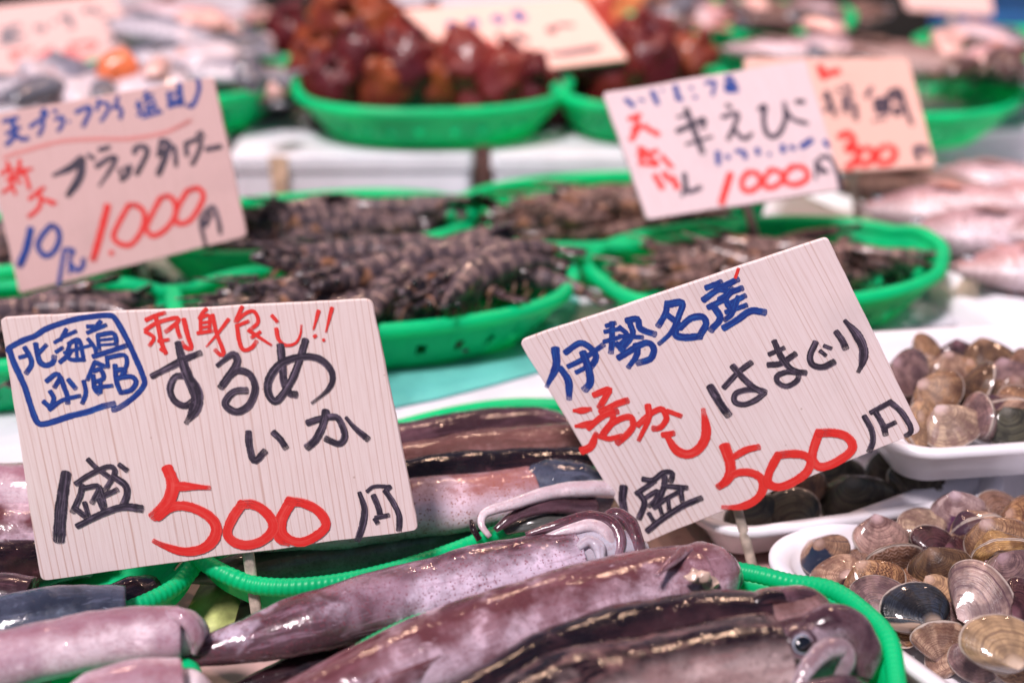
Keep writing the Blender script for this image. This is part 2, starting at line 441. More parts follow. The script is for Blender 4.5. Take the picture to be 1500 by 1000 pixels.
STROKE_TEXT = '''
S1|0,430,4.6875|blue
38: 65,400 60,375 160,320 240,290 310,245 400,210 520,175 650,155 740,148 780,160 815,210 860,290 890,350 930,440 965,520 990,590 990,625 950,680 880,740 800,790 775,795
42: 65,385 90,460 130,550 170,640 205,750 235,840 260,885 290,895 360,880 480,840 600,810 700,775 785,755
30: 135,438 200,420
36: 170,370 210,440 215,490 180,545
38: 245,345 255,400 275,470 320,492 365,470 372,430
30: 260,415 318,352
26: 375,335 425,305
28: 385,400 430,370
32: 412,470 470,420 492,385
30: 455,245 415,318
28: 425,300 522,258
30: 470,345 540,315 565,400 575,460
30: 480,340 462,415 490,452 575,452
24: 440,405 640,350
24: 522,320 530,450
30: 600,225 645,225
32: 690,190 650,240
28: 600,268 728,215
28: 670,290 682,385
32: 670,285 770,270 797,305 797,350
20: 690,318 782,308
20: 690,352 790,345
28: 605,310 650,370 660,415
34: 640,430 720,405 870,355
34: 320,600 385,550 412,575 375,640
36: 415,575 440,640 462,700 465,750
34: 470,590 520,650
34: 345,670 370,720 345,790
34: 300,740 350,785
30: 340,795 430,730 550,700
32: 575,600 590,680 565,750
30: 650,470 600,590
32: 650,468 722,500
32: 645,530 690,520 712,580 650,605
32: 640,560 650,650 680,685
28: 690,600 690,680
28: 640,645 772,630
30: 730,440 850,420 872,470 855,525
28: 735,450 742,505
34: 790,490 800,600 830,680
34: 790,525 860,520 830,572
34: 800,580 900,568 935,605 900,660 830,677
S1|200,430,4.6875|red
30-26: 65,180 130,150 195,130
30: 130,155 155,250 170,330 202,410
28: 60,250 140,200 270,165 288,185 240,230 200,260
26: 60,260 120,300 90,355
24: 150,325 222,315
24: 165,380 205,405
28: 275,210 285,260 300,300
32: 325,175 350,280 378,370 340,370 310,335
28: 480,105 455,130 432,170
24: 440,170 440,265
24: 440,165 500,150 500,250
28: 522,145 550,270 597,395 580,420 540,385
20: 445,200 510,190
20: 445,232 510,222
26: 420,270 520,255
26-14: 632,175 560,270 480,362
28: 725,90 680,190
26: 690,185 740,140 800,118 832,160 830,205 780,245
24: 700,215 770,188
28: 690,215 705,320 735,385 790,370 825,325
26-18: 770,250 830,290 925,352
24: 850,262 790,300
26: 930,150 967,192
28-14: 960,240 975,310 1020,352 1090,340 1125,280 1132,215
28-14: 1250,118 1215,245
24: 1220,295 1232,285
28-14: 1342,98 1300,262
22: 1282,318 1290,316
S1|200,430,4.6875|black
38-48-40: 105,565 250,490 350,440 440,405
46-60-70-84-80-30: 285,338 310,440 350,560 410,680 405,780 340,885
44: 340,562 265,570 230,650 258,730 330,768 385,735
30-52-48: 555,492 640,425 680,420 688,480 630,570 578,640
50: 592,622 640,560 700,525 780,555 815,650 775,760 695,808 625,780 612,735 670,672 755,662
52: 988,355 1000,480 1012,600 1050,680 1095,690
48-50-52-48-22: 1160,318 1110,480 1050,620 960,735 905,680 912,580 990,480 1120,432 1240,440 1320,500 1347,580 1310,660 1205,748
S1|330,560,4.6875|black
46: 160,340 165,430 200,535 272,470
46: 332,342 380,390 415,445
44: 565,275 660,245 760,235 800,290 820,370 780,418 690,382
52: 690,195 670,290 620,390 562,442
26-46: 830,240 890,310 978,385
S1|320,680,4.6875|black
30-48-44: 968,192 1002,300 990,410 955,517
40: 1065,212 1100,300 1110,350
36: 1075,372 1092,398
32: 1080,362 1168,345
26: 1020,182 1070,148 1178,150
34: 1178,150 1150,175
40: 1145,178 1200,260 1240,350 1238,445
S1|60,650,4.6875|black
66-80-80: 172,200 140,420 122,655
36: 325,105 380,160 480,232
36: 240,270 330,210 450,155 502,165 500,215 430,330
36: 540,140 590,178
40: 282,280 270,350 218,462
36: 290,300 400,290 350,400
36: 390,372 525,310
46: 500,222 580,280 590,350 560,420
40: 238,440 310,500
32: 410,300 440,430
34: 300,400 325,485
28: 395,385 425,450
40-46-56: 250,560 420,475 560,430 690,440
S1|60,650,4.6875|red
78-84-70: 868,165 905,265 890,360 830,440 770,495
60-66-72-76-60-34: 800,500 900,430 1020,428 1150,490 1205,570 1180,660 1100,720 980,735 860,700 775,662
64-30: 940,288 1040,290 1158,298
S1|320,680,4.6875|red
66: 165,265 95,370 62,470 110,530 200,550 300,520 372,450 365,375 295,300 220,268 150,275
66: 490,245 425,370 400,450 425,510 480,525
64: 510,250 445,360 440,470 545,530 650,500 737,420 700,330 600,268 480,245
S2|760,400,4.6875|blue
62-58-28: 250,520 255,640 190,780
44-54-40: 285,650 340,740 345,862
44: 320,545 420,480 500,520 530,580 490,650
38: 340,640 440,590 582,490
36: 395,680 510,622
54: 440,545 480,660 490,750 452,798
32: 600,362 662,342
40: 640,340 640,470 632,545
32: 590,402 700,380
32: 585,470 690,440
34: 690,370 745,430 675,505
44: 740,325 815,315 835,380 935,420
42: 765,350 780,420 700,530
32: 690,432 850,440
34: 670,480 720,540
46: 685,580 860,480 925,510 905,585 815,615
48-36: 805,490 810,560 752,645
42: 1020,200 1005,280 957,362
52-30: 1020,215 1120,203 1100,290 1050,400 962,485
40: 1025,290 1095,345
50: 1090,345 1075,420 1140,440 1250,432
46: 1105,375 1180,310 1260,300 1285,350 1240,432
S2|1010,340,4.6875|blue
40: 115,382 218,342
42: 95,465 200,390 332,322
40: 205,462 290,410 362,383
36: 200,395 270,400
40: 130,515 250,450 295,385
46: 165,510 210,590 145,672
38: 255,502 382,435
34: 250,548 392,500
38: 335,445 290,560 240,600
46: 235,657 330,600 420,540 518,550
40: 250,470 290,540
S2|1010,340,4.6875|red
22: 315,312 336,250
S2|1020,440,4.6875|black
56: 95,590 160,700 220,785
40: 190,595 290,490 378,425
46: 250,450 320,530 400,600 472,630
40: 430,612 340,612 268,640 265,695 330,712 410,680 470,632
32: 500,368 602,325
42: 495,440 580,430 680,365
42: 535,280 580,380 640,460 700,490 750,495
38: 690,492 620,490 557,515 560,560 620,587 690,550 705,500
44: 818,288 780,380 800,440 870,455 945,420
28: 850,345 888,375
28: 878,310 925,328
40-48: 960,215 1000,270 1025,325
28-60-62-28: 1020,138 1100,230 1147,330 1140,420 1112,487
S2|1040,570,4.6875|black
40: 1060,185 1110,280 1117,360 1093,422
36: 1105,158 1245,82
40: 1140,160 1190,250 1205,308
32: 1195,262 1272,225
38: 1240,88 1310,150 1370,240 1378,290 1345,317
S2|820,540,4.6875|red
24-50-34: 95,285 150,285 212,275
24-50-40: 108,392 160,385 218,368
60-54-34: 155,560 215,530 250,440
44: 235,178 340,138 310,200 272,262
46: 280,295 390,240 465,215
46: 195,405 300,320 395,290
44: 340,270 365,345 295,440
46: 285,462 370,365 480,328 503,390 460,450 395,508
38: 275,462 340,478 425,458
42: 535,385 620,310 700,275 732,340 690,400 640,407
46-30: 605,250 610,340 542,488
34: 740,288 832,322
40: 705,452 782,440
40-66-66-66-30: 735,460 800,555 880,585 960,540 1005,440 985,275
S2|880,640,4.6875|black
58-58-20: 157,340 150,440 188,570
40: 290,285 360,292 430,240 490,245 480,302
38: 245,385 370,300
44: 265,385 300,450 262,555
36: 310,412 392,365 380,420 330,470
42: 440,268 430,350 375,475
38: 430,332 592,345
34: 330,520 362,572
34: 365,482 450,420 560,360
32: 400,460 422,530
32: 462,420 470,500
36: 545,345 560,440
44: 320,640 420,560 560,470 690,415
S2|880,640,4.6875|red
76-74-70-50: 850,60 885,160 890,240 860,300 808,338
50-56-60-56-30: 830,325 920,250 1020,240 1100,280 1112,360 1060,430 960,475 835,478
46-50-44: 915,132 1000,85 1085,65
S2|1040,570,4.6875|red
58: 470,445 410,560 400,640 470,668 560,640 660,570 690,490 640,448 540,440 462,452
60: 752,288 712,400 705,480 760,530 860,500 960,430 977,375 930,318 840,295 745,297
S3|0,100,6.25|blue
36: 30,490 165,455
36: 60,602 185,540
44: 110,480 132,580 120,640 58,702
38: 140,600 200,652 262,640
36: 275,538 385,470 385,560 350,617
32: 400,380 430,415 402,455 380,415 400,380
32: 490,390 522,400
34: 505,470 575,450 570,520 530,577
28: 628,490 638,492
38: 695,405 805,358 822,400 760,535
30: 900,290 910,335
32: 890,385 902,320 985,330 990,385 925,487
34: 1078,265 1060,340 1035,372
36: 1065,340 1112,390 1100,462
30: 1248,352 1302,335
32: 1262,305 1280,380 1282,425
26: 1258,432 1310,410
28: 1340,212 1318,290
28: 1325,268 1402,240
26: 1345,300 1405,290 1408,340 1350,350 1345,300
28: 1335,380 1352,440
28: 1340,375 1430,360 1442,420
22: 1380,372 1392,430
28: 1305,452 1485,398
S3|160,100,6.25|blue
36: 540,225 560,352
30: 560,240 642,220
46: 640,148 662,340
30: 560,300 682,290
30: 540,355 662,320
38: 812,108 820,200 765,340 712,340
S3|0,100,6.25|pink
34: 35,822 130,785 220,760 400,708 600,665 900,648 1200,645 1500,592 1650,528 1745,478
S3|0,200,6.25|red
32: 10,345 100,280
30: 60,245 100,330
32: 70,240 110,430 25,515
30: 100,400 142,530
32: 60,400 165,360
32: 182,215 170,335
30: 130,310 295,298
28: 120,362 235,335
34: 230,330 272,485
30: 150,400 190,425
36: 268,572 405,468
36: 350,490 372,580 350,660 262,735
30-44: 370,562 440,590 505,615
S3|0,200,6.25|black
30-60-76: 488,357 640,290 755,205
64-70-66-46: 750,215 742,330 700,430 618,542
36: 805,168 862,205
40: 908,122 1002,100
44-40-24: 882,275 1000,200 1062,200 1000,320 908,452
32: 1090,300 1112,352
32: 1140,280 1162,322
42: 1192,268 1170,350 1108,397
44: 1230,152 1250,100 1332,100 1342,165 1250,345
S3|160,100,6.25|black
40: 480,655 450,805
52: 470,670 542,690 520,800 448,972
40: 478,782 590,720 612,895
38: 700,688 712,802
40: 700,690 832,650 820,760 758,882
28: 800,610 850,580
26: 830,590 872,632
44: 888,742 1022,718
S3|120,260,6.25|red
60: 237,258 180,480 103,752
44: 262,690 282,690
44: 430,250 330,430 290,540 340,602 450,612 550,480 572,330 505,258 425,252
44: 720,185 620,380 590,470 650,532 760,480 852,350 850,230 790,168 715,192
44: 970,118 890,250 858,370 890,422 990,392 1080,260 1112,160 1060,98 965,122
S3|120,260,6.25|black
32: 1110,340 1088,420 1132,622
36: 1110,340 1200,268 1250,400 1268,512
38: 1128,445 1182,330
26: 1110,400 1165,395
S3|0,290,6.25|blue
62: 282,280 240,470 178,617
46: 460,255 380,350 348,440 400,520 470,512 532,420 542,320 500,258 455,256
34: 590,470 560,650 533,812
36: 590,470 672,480 640,545
28: 640,560 640,692
40: 648,600 700,662 755,630 765,555
S4|880,90,6.25|blue
44: 228,348 302,412
24: 350,352 402,360
46: 470,278 522,392
22: 555,260 568,275
46: 680,228 712,340
40: 690,335 745,352
28: 818,240 842,252
28: 850,325 882,332
34: 958,202 1042,190 1020,312
50: 1148,155 1202,160
40: 1150,200 1150,272
40: 1160,220 1242,212
40: 1200,160 1212,262
50: 1158,265 1252,262
S4|880,90,6.25|red
44: 258,532 362,490
42: 288,622 422,592
50: 330,520 330,620 278,722
48: 430,620 532,672
50: 350,792 422,862
42: 340,862 522,822
38: 402,800 368,932
42: 440,880 522,932
36: 350,932 522,952
42: 560,870 652,972
S4|900,180,6.25|red
50: 370,480 440,602
50: 450,460 502,522
52: 530,500 582,602
S4|900,180,6.25|black
42: 640,468 662,620 720,622 792,590
30: 662,560 618,672
S4|880,90,6.25|black
52: 780,438 850,620 932,842
26: 700,512 802,490
46: 698,642 860,570 942,530 930,612
26: 780,762 1022,690
36: 1150,400 1192,422
40: 1110,512 1252,480 1210,620 1163,717
38: 1220,622 1290,700 1340,702 1382,660
S4|1040,90,6.25|black
44: 448,442 502,410 490,520 510,640 570,692 640,650 692,520 680,378
38: 690,442 760,530 892,572
42: 788,370 862,372
S4|1040,90,6.25|blue
44: 70,830 76,942
40: 160,862 166,892
40: 240,822 310,832 322,892
44: 430,800 442,852
36: 538,850 548,856
46: 660,770 672,832
42: 738,780 772,802
52: 838,782 932,720
42: 1050,730 1082,782
S4|1020,180,6.25|red
58: 312,468 270,600 228,742
46: 480,448 420,520 430,610 500,622 580,560 560,470 478,450
46: 680,428 620,520 640,590 720,582 790,520 760,450 678,430
48: 880,398 810,480 830,552 930,562 1020,500 980,412 878,400
S4|1020,180,6.25|black
44: 1098,348 1150,462
36: 1140,420 1202,452
22: 1090,372 1092,522
36: 1130,320 1220,320 1290,460 1322,622
S5|1140,80,6.25|red
60: 380,108 422,222
50: 438,182 562,150
S5|1140,80,6.25|black
38: 415,405 475,375
40: 438,335 480,440 525,565
34: 470,470 420,520
36: 542,316 560,345
34: 608,285 620,320
34: 655,290 640,330
32: 580,400 690,370
36: 640,370 600,480 640,540
40: 590,470 690,458 705,500 712,602
36: 855,305 800,395
38: 880,425 980,415 1000,500 910,525 885,430
30: 940,420 952,520
30: 890,470 990,462
34: 880,600 888,612
34: 925,588 932,600
34: 968,575 976,588
38: 1010,355 1002,545
40: 1010,350 1110,332 1160,480 1222,642
30: 1045,400 1122,388
30: 1080,360 1092,440
30: 1060,500 1110,490 1115,540 1070,550 1060,500
S5|1160,140,6.25|red
52: 430,382 520,350 562,420 500,500 590,482 600,580 500,670
46: 640,488 600,580 650,632 730,590 742,510 660,480
46: 830,468 770,570 820,622 920,590 942,500 860,460
S5|1160,140,6.25|black
46: 1128,480 1162,592
44: 1140,480 1212,480 1242,542
S6|0,0,6.25|black
52: 20,290 182,240
46: 10,342 222,340
44: 90,260 92,382
44: 0,402 152,370
42: 320,262 402,250 380,292
40: 480,210 502,216
50: 560,172 622,150 662,262
52: 770,112 812,80
50: 858,90 922,132
50: 968,190 1042,185
40: 1020,402 1050,350 1142,340
36: 1065,370 1080,385
S6|0,0,6.25|red
62: 120,480 142,552
36: 130,482 292,450
44: 350,522 482,450
60: 580,502 682,460
36: 640,412 860,390 850,450 700,522 580,512
S7|600,0,4.545|blue
46: 260,160 322,182
46: 400,140 452,162
46: 560,120 622,142
52: 700,90 762,132
S7|600,0,4.545|red
46: 265,262 542,290
32: 270,282 522,307
S7|600,0,4.545|black
30: 590,222 622,292
36: 700,232 782,272
52: 930,192 962,212
26: 980,172 1092,170
42: 380,392 422,422
42: 470,392 562,402
30: 870,342 902,382
30: 940,362 1002,360
40: 1010,362 1262,320
'''

# ------------------------------------------------------------------ materials
M_FOAM = m_plain('white_foam', (.66, .65, .71), .55, .08, 14, .15, 900)
M_TRAY = m_plain('tray_foam', (.76, .74, .79), .3, .03, 30, .06, 500)
M_TEAL_SHADOW = m_plain('teal_shadow_tint', (.14, .50, .47), .25, .15, 20, .2, 90)
M_GREEN = m_green('green_plastic', (.003, .74, .30), .48)
M_GREEN2 = m_green('deep_green_plastic', (.004, .42, .13), .3)
M_BOARD = m_board('pale_pine', (.76, .63, .61), (.46, .25, .19), 262, 0.0, .68)
M_BOARD2 = m_board('pale_pine_fine', (.78, .65, .65), (.48, .28, .22), 290, 3.7, .66)
M_BOARD3 = m_board('weathered_pine', (.66, .43, .41), (.42, .23, .19), 330, 7.1, .3)
M_BOARD5 = m_board('pale_pink_pine', (.70, .55, .58), (.46, .27, .22), 330, 9.1, .3)
M_BOARD4 = m_board('peach_pine', (.80, .48, .41), (.5, .28, .22), 330, 5.1, .3)
M_STICK = m_plain('grey_stick', (.46, .38, .32), .7, .35, 130, .3, 500)
INK = {'black': m_ink('black_ink', (.020, .014, .028), (.20, .15, .22), .75),
       'blue': m_ink('blue_ink', (.005, .028, .21), (.02, .13, .46), .65),
       'red': m_ink('red_ink', (.70, .022, .018), (.80, .12, .10), .5),
       'pink': m_ink('thin_red_ink', (.66, .24, .22), (.72, .36, .33), .5)}
LETTER_LABEL = {'black': 'black brushed characters', 'blue': 'blue brushed characters',
                'red': 'red brushed characters', 'pink': 'thin pale red curved line'}

# ------------------------------------------------------------------ the setting
def sheet(name, x0, y0, x1, y1, z, mat):
    o = part(name, [(x0, y0, z), (x1, y0, z), (x1, y1, z), (x0, y1, z)], [(0, 1, 2, 3)], mat, smooth=False)
    tag(o, kind='structure')
    return o

def m_table():
    t = NT('wet_counter_boards')
    c = t.coord()
    n = t.noise(c, 9, 5, .6)
    n2 = t.noise(c, 60, 4, .6)
    x = t.sep(c)
    seam = t.math('ABSOLUTE', t.math('SUBTRACT', t.math('FRACT', t.math('MULTIPLY', t.math('ADD', x[1], t.math('MULTIPLY', x[0], -.42)), 8.0)), .5))
    col = t.mix(t.ramp(n, .3, .7), (.44, .27, .26), (.56, .36, .34))
    col = t.mix(t.ramp(n2, .5, .8, 0, .45), col, (.30, .17, .16))
    col = t.mix(t.ramp(seam, .47, .49), col, (.09, .055, .05))
    t.set(Base_Color=col, Roughness=t.ramp(n, .4, .6, .25, .5))
    t.bump(n2, .1, .001)
    return t.m
t = NT('dark_asphalt')
c = t.coord()
t.set(Base_Color=t.mix(t.noise(c, 30, 4), (.018, .017, .018), (.05, .045, .045)), Roughness=.8)
M_GROUND = t.m
sheet('ground', -40, -10, 40, 60, -.75, M_GROUND)
top = part('counter_top', *loft([[Vector((x, y, z)) for x, y in ((-1.6, -.2), (1.8, -.2), (1.8, 2.15), (-1.6, 2.15))] for z in (-.04, 0)]), m_table(), smooth=False)
tag(top, kind='structure')

# ------------------------------------------------------------------ white foam boxes and sheets
def foam_box(label, cx, cy, z0, hx, hy, h, yaw, name='foam_box', lid=.018, group=None, cat='box'):
    t = thing(name, label, cat, (cx, cy, z0), group)
    R = Matrix.Rotation(math.radians(yaw), 4, 'Z')
    def box(n, x, y, za, zb, r=.008, e=.003):
        rings = [[R @ (v + Vector((0, 0, z))) + t.location for v in rrect(x - i, y - i, r)] for z, i in ((za, e), (za + e, 0), (zb - e, 0), (zb, e))]
        V, F = loft(rings)
        o = part(n, V, F, M_FOAM, t, smooth=False)
        return o
    if lid:
        box('body', hx - .003, hy - .003, 0, h - lid)
        box('lid', hx, hy, h - lid + .0005, h)
    else:
        box('body', hx, hy, 0, h)
    return t

# the near row stands on one long low foam board turned with the stall
e0, e1 = P(590, 628, .04), P(1415, 470, .04)
dirx = (e1 - e0); dirx.z = 0; dirx.normalize()
yaw1 = math.degrees(math.atan2(dirx.y, dirx.x))
nrm = Vector((-dirx.y, dirx.x, 0))
b1c = e1 - dirx * .46 + nrm * .215
foam_box('long low white foam board carrying the near row of shrimp baskets', b1c.x, b1c.y, 0, .46, .21, .04, yaw1, 'foam_board', 0, cat='foam board')
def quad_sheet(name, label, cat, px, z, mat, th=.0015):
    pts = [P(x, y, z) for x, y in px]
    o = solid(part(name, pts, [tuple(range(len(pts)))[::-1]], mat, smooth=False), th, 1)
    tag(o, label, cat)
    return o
quad_sheet('teal_shadow_sheet', 'teal sheet painting the tinted shadow under the black shrimp basket behind the squid sign', 'shadow sheet',
           [(560, 598), (640, 582), (720, 562), (800, 540), (850, 440), (800, 400), (240, 470), (230, 560)], .0425, M_TEAL_SHADOW)  # coloured sheet stands in for the green-tinted shadow the basket casts on the foam

bk = foam_box('white foam box with a brown stained strip under the basket of sea squirts', -.155, 1.298 + .17, .0, .116, .17, .085, 1, group=None)
stain = m_plain('brown_stain', (.58, .40, .28), .6, .4, 60)
p0 = P(408, 226, .085)
st = part('tape_strip', [(p0.x - .006, 1.2945, .03), (p0.x + .005, 1.2945, .03), (p0.x + .009, 1.2945, .0845), (p0.x - .009, 1.2945, .0845)], [(0, 1, 2, 3)], stain, bk, smooth=False)
foam_box('white foam box beside the one with the brown strip, behind the middle 1000 sign', .105, 1.298 + .17, .0, .128, .17, .085, 1)
foam_box('white foam box at the left of the stall behind the tiger prawn sign', -.43, 1.298 + .17, .0, .15, .17, .085, 1)
b = P(1470, 205, .06)
foam_box('wide white foam box at the right edge behind the pink fish', b.x + .06, b.y + .12, 0, .2, .12, .075, 6)
foam_box('low white foam box under the basket of pale fish on the far right', .52, 1.62, 0, .26, .14, .085, 0)
foam_box('low white foam box under the farthest middle baskets', .12, 1.80, 0, .3, .15, .085, 0)
foam_box('low white foam box under the farthest squirt basket', -.28, 1.80, 0, .09, .12, .085, 0)
for i, (x, lab) in enumerate(((-.50, 'small white foam box at the back, left of a pair'), (-.395, 'small white foam box at the back, right of a pair'))):
    foam_box(lab, x, 1.95, 0, .05, .06, .15, 0, group='small foam boxes at the back')
foam_box('white foam box behind the sea squirt sign at the back', -.02, 2.02, 0, .16, .06, .21, 0)

# ------------------------------------------------------------------ price signs: boards, sticks and brush writing
STROKES = []
for ln in STROKE_TEXT.strip().split('\n'):
    ln = ln.strip()
    if '|' in ln:
        sgn, org, col = ln.split('|')
        ox, oy, s = map(float, org.split(','))
    elif ln:
        w, pts = ln.split(':')
        w = [float(v) / s for v in w.split('-')]
        pts = [tuple(map(float, q.split(','))) for q in pts.split()]
        STROKES.append((sgn, col, w, [(ox + x / s, oy + y / s) for x, y in pts]))

WID = {'S3': 1.2, 'S5': 1.35, 'S6': 1.3, 'S7': 1.35, 'S4': 1.2}
def sign(key, label, corners, n, depth, mat, stick, thick=.0045, round_=.0045):
    n = Vector(n).normalized()
    mx = sum(c[0] for c in corners) / 4
    my = sum(c[1] for c in corners) / 4
    o = CAM + ray(mx, my) * depth
    def pl(x, y):
        d = ray(x, y)
        return CAM + d * ((o - CAM).dot(n) / d.dot(n))
    TL, TR, BR, BL = [pl(*c) for c in corners]
    ey = ((TL - BL).normalized() + (TR - BR).normalized()).normalized()
    ex = ey.cross(n).normalized()
    low = min((BL - o).dot(ey), (BR - o).dot(ey))
    t = thing('price_sign', label, 'price sign', tuple(stick[1]))
    # rounded, slightly hand-cut outline
    cs = [BL, BR, TR, TL]
    out = []
    for i in range(4):
        a, b, c = cs[i - 1], cs[i], cs[(i + 1) % 4]
        u, v = (a - b).normalized(), (c - b).normalized()
        r = round_ * rnd.uniform(.6, 1.2)
        for k in range(6):
            q = k / 5
            p = (b + u * r) * (1 - q) ** 2 + b * 2 * q * (1 - q) + (b + v * r) * q * q
            out.append(p)
        for k in range(1, 24):
            q = k / 24
            p = (b + v * r).lerp(c - v * r, q)
            w = n.cross(v)
            out.append(p + w * (noise.noise(p * 90) * .00035 + noise.noise(p * 25) * .0006))
    ctr = sum(out, Vector()) / len(out)
    rings = [[p + (ctr - p).normalized() * i - n * z for p in out] for z, i in ((0, .0005), (.0005, 0), (thick - .0005, 0), (thick, .0005))]
    V, F = loft(rings, True, True)
    V2 = V
    uv = [((v - o).dot(ex), (v - o).dot(ey)) for v in V]
    F = [f[::-1] for f in F]
    bd = part('board', V2, F, mat, t, uv, smooth=False)
    # writing
    by = {}
    k = 0
    rs = random.Random(sum(map(ord, key)))
    for sg, col, w, pts in STROKES:
        if sg != key: continue
        wp = [pl(*p) for p in pts]
        seglen = sum((a - b).length for a, b in zip(wp, wp[1:]))
        nn = max(8, int(seglen / .0011))
        path, L = resample(cr(wp, 10), nn)
        sc_ = (pl(mx + 1, my) - pl(mx, my)).length
        ws = [w[0] * sc_ if len(w) == 1 else 0] * nn
        if len(w) > 1:
            for i in range(nn):
                f = i / (nn - 1) * (len(w) - 1)
                j = min(int(f), len(w) - 2)
                q = f - j
                q = q * q * (3 - 2 * q)
                ws[i] = (w[j] * (1 - q) + w[j + 1] * q) * sc_
        h = .00008 + k * .0000045
        k += 1
        Vs, Fs, Us = [], [], []
        sd_ = rs.uniform(0, 90)
        A = 8
        fr = []
        for i in range(nn):
            tg = (path[min(i + 1, nn - 1)] - path[max(i - 1, 0)]).normalized()
            fr.append((tg, n.cross(tg).normalized()))
        items = []
        hw0, hw1 = ws[0] / 2 * 1.1, ws[-1] / 2 * 1.1
        for q in (1, .86, .6, .3):
            items.append((path[0] - fr[0][0] * hw0 * .62 * q, fr[0][1], hw0 * math.sqrt(max(0, 1 - q ** 2.6)) + .00004, 0))
        for i in range(nn):
            wob = 1 + .10 * noise.noise(Vector((sd_, i * .16, 0))) + .04 * noise.noise(Vector((sd_ + 7, i * .7, 0)))
            items.append((path[i], fr[i][1], ws[i] / 2 * wob * WID.get(key, 1.10), i / (nn - 1)))
        for q in (.3, .6, .86, 1):
            items.append((path[-1] + fr[-1][0] * hw1 * .62 * q, fr[-1][1], hw1 * math.sqrt(max(0, 1 - q ** 2.6)) + .00004, 1))
        M = len(items)
        for i, (p, s_, hw, v_) in enumerate(items):
            for a in range(A + 1):
                x = a / A
                Vs.append(p + s_ * hw * (x * 2 - 1) + n * (h + i * .0000006))
                Us.append((x + sd_, v_ + 0))
        for i in range(M - 1):
            for a in range(A):
                q = i * (A + 1) + a
                Fs.append((q, q + 1, q + A + 2, q + A + 1))
        Us = [(u - sd_, v) for u, v in Us]
        xs = [q[0] for q in pts]; ys = [q[1] for q in pts]
        hw = max(w) / 2 - 1
        by.setdefault(col, []).append(((Vs, Fs, Us), (min(xs) - hw, min(ys) - hw, max(xs) + hw, max(ys) + hw)))
    glyphs = []
    for col, gs in by.items():                  # strokes that touch make one character
        cl = []
        for g, bx in gs:
            hit = [c for c in cl if any(not (bx[0] > o[2] or o[0] > bx[2] or bx[1] > o[3] or o[1] > bx[3]) for o in c[1])]
            new = [[g], [bx]]
            for c in hit:
                new[0] = c[0] + new[0]; new[1] = c[1] + new[1]
                cl.remove(c)
            cl.append(new)
        glyphs += [(col, c[0]) for c in cl]
    for col, gs in glyphs:
        V, F, U = join(*gs)
        a, b, c = [V[i] for i in F[len(F) // 2][:3]]
        if (b - a).cross(c - b).dot(n) < 0: F = [f[::-1] for f in F]
        part('lettering', V, F, INK[col], t, U, smooth=False, label=LETTER_LABEL[col])
    # flat split stick behind the board
    top_, bot = pl(*stick[0]) - n * (thick + .0022), Vector(stick[1])
    mid = pl(*stick[2]) - n * (thick + .0022)
    pts, _ = resample([top_, mid, bot], 24)
    V, F, U = sweep(pts, [stick[3]] * 24, 10, .6, rough=.0003, freq=50, up=Vector((0, -1, .2)))
    part('stick', V, F, M_STICK, t, U)
    return t

def stick_to(px, py, z):
    return P(px, py, z)

sign('S1', 'big pale wooden price sign with a blue boxed stamp and red 500', [(0, 466), (545, 438), (613, 776), (60, 851)], (.05, -.975, .214), .745, M_BOARD,
     ((350, 760), P(383, 950, .0), (361, 815), .0032))
sign('S2', 'tilted pale wooden price sign with blue heading and red 500 beside the clam trays', [(760, 500), (1212, 348), (1350, 632), (940, 797)], (-.14, -.98, .12), .80, M_BOARD2,
     ((1066, 700), P(1108, 850, .0), (1080, 750), .0030))
sign('S3', 'pinkish wooden price sign with red 1000 and blue 10 over the left prawn baskets', [(-30, 170), (313, 112), (362, 346), (28, 430)], (.07, -.935, .35), 1.04, M_BOARD3,
     ((198, 360), P(224, 462, .02), (208, 396), .0036))
sign('S4', 'pale wooden price sign with red 1000 above the middle prawn baskets', [(883, 136), (1180, 88), (1236, 277), (948, 322)], (.1, -.8, .59), 1.09, M_BOARD5,
     ((1090, 270), P(1120, 400, .03), (1098, 300), .0036))
sign('S5', 'peach toned wooden price sign with red 300 half hidden behind another sign', [(1090, 85), (1330, 85), (1372, 243), (1118, 258)], (.2, -.75, .62), 1.2, M_BOARD4,
     ((1250, 220), P(1262, 350, .02), (1253, 250), .0036))
sign('S6', 'leaning wooden price sign with red 500 at the top left over the fish pile', [(-70, 16), (165, -8), (213, 72), (-45, 130)], (.1, -.75, .65), 1.5, M_BOARD3,
     ((80, 70), P(105, 190, .02), (85, 100), .0036))
sign('S7', 'peach wooden price sign with small writing stuck among the sea squirts', [(588, 14), (852, -4), (920, 86), (697, 114)], (-.1, -.6, .79), 1.42, M_BOARD4,
     ((800, 85), P(852, 168, .10), (812, 106), .0042))
sign('S8', 'bare tan board corner at the top right above the far fish baskets', [(1300, -60), (1440, -62), (1456, 22), (1330, 14)], (-.05, -.7, .7), 1.75, M_BOARD3,
     ((1390, 0), P(1405, 80, .08), (1395, 15), .0042))

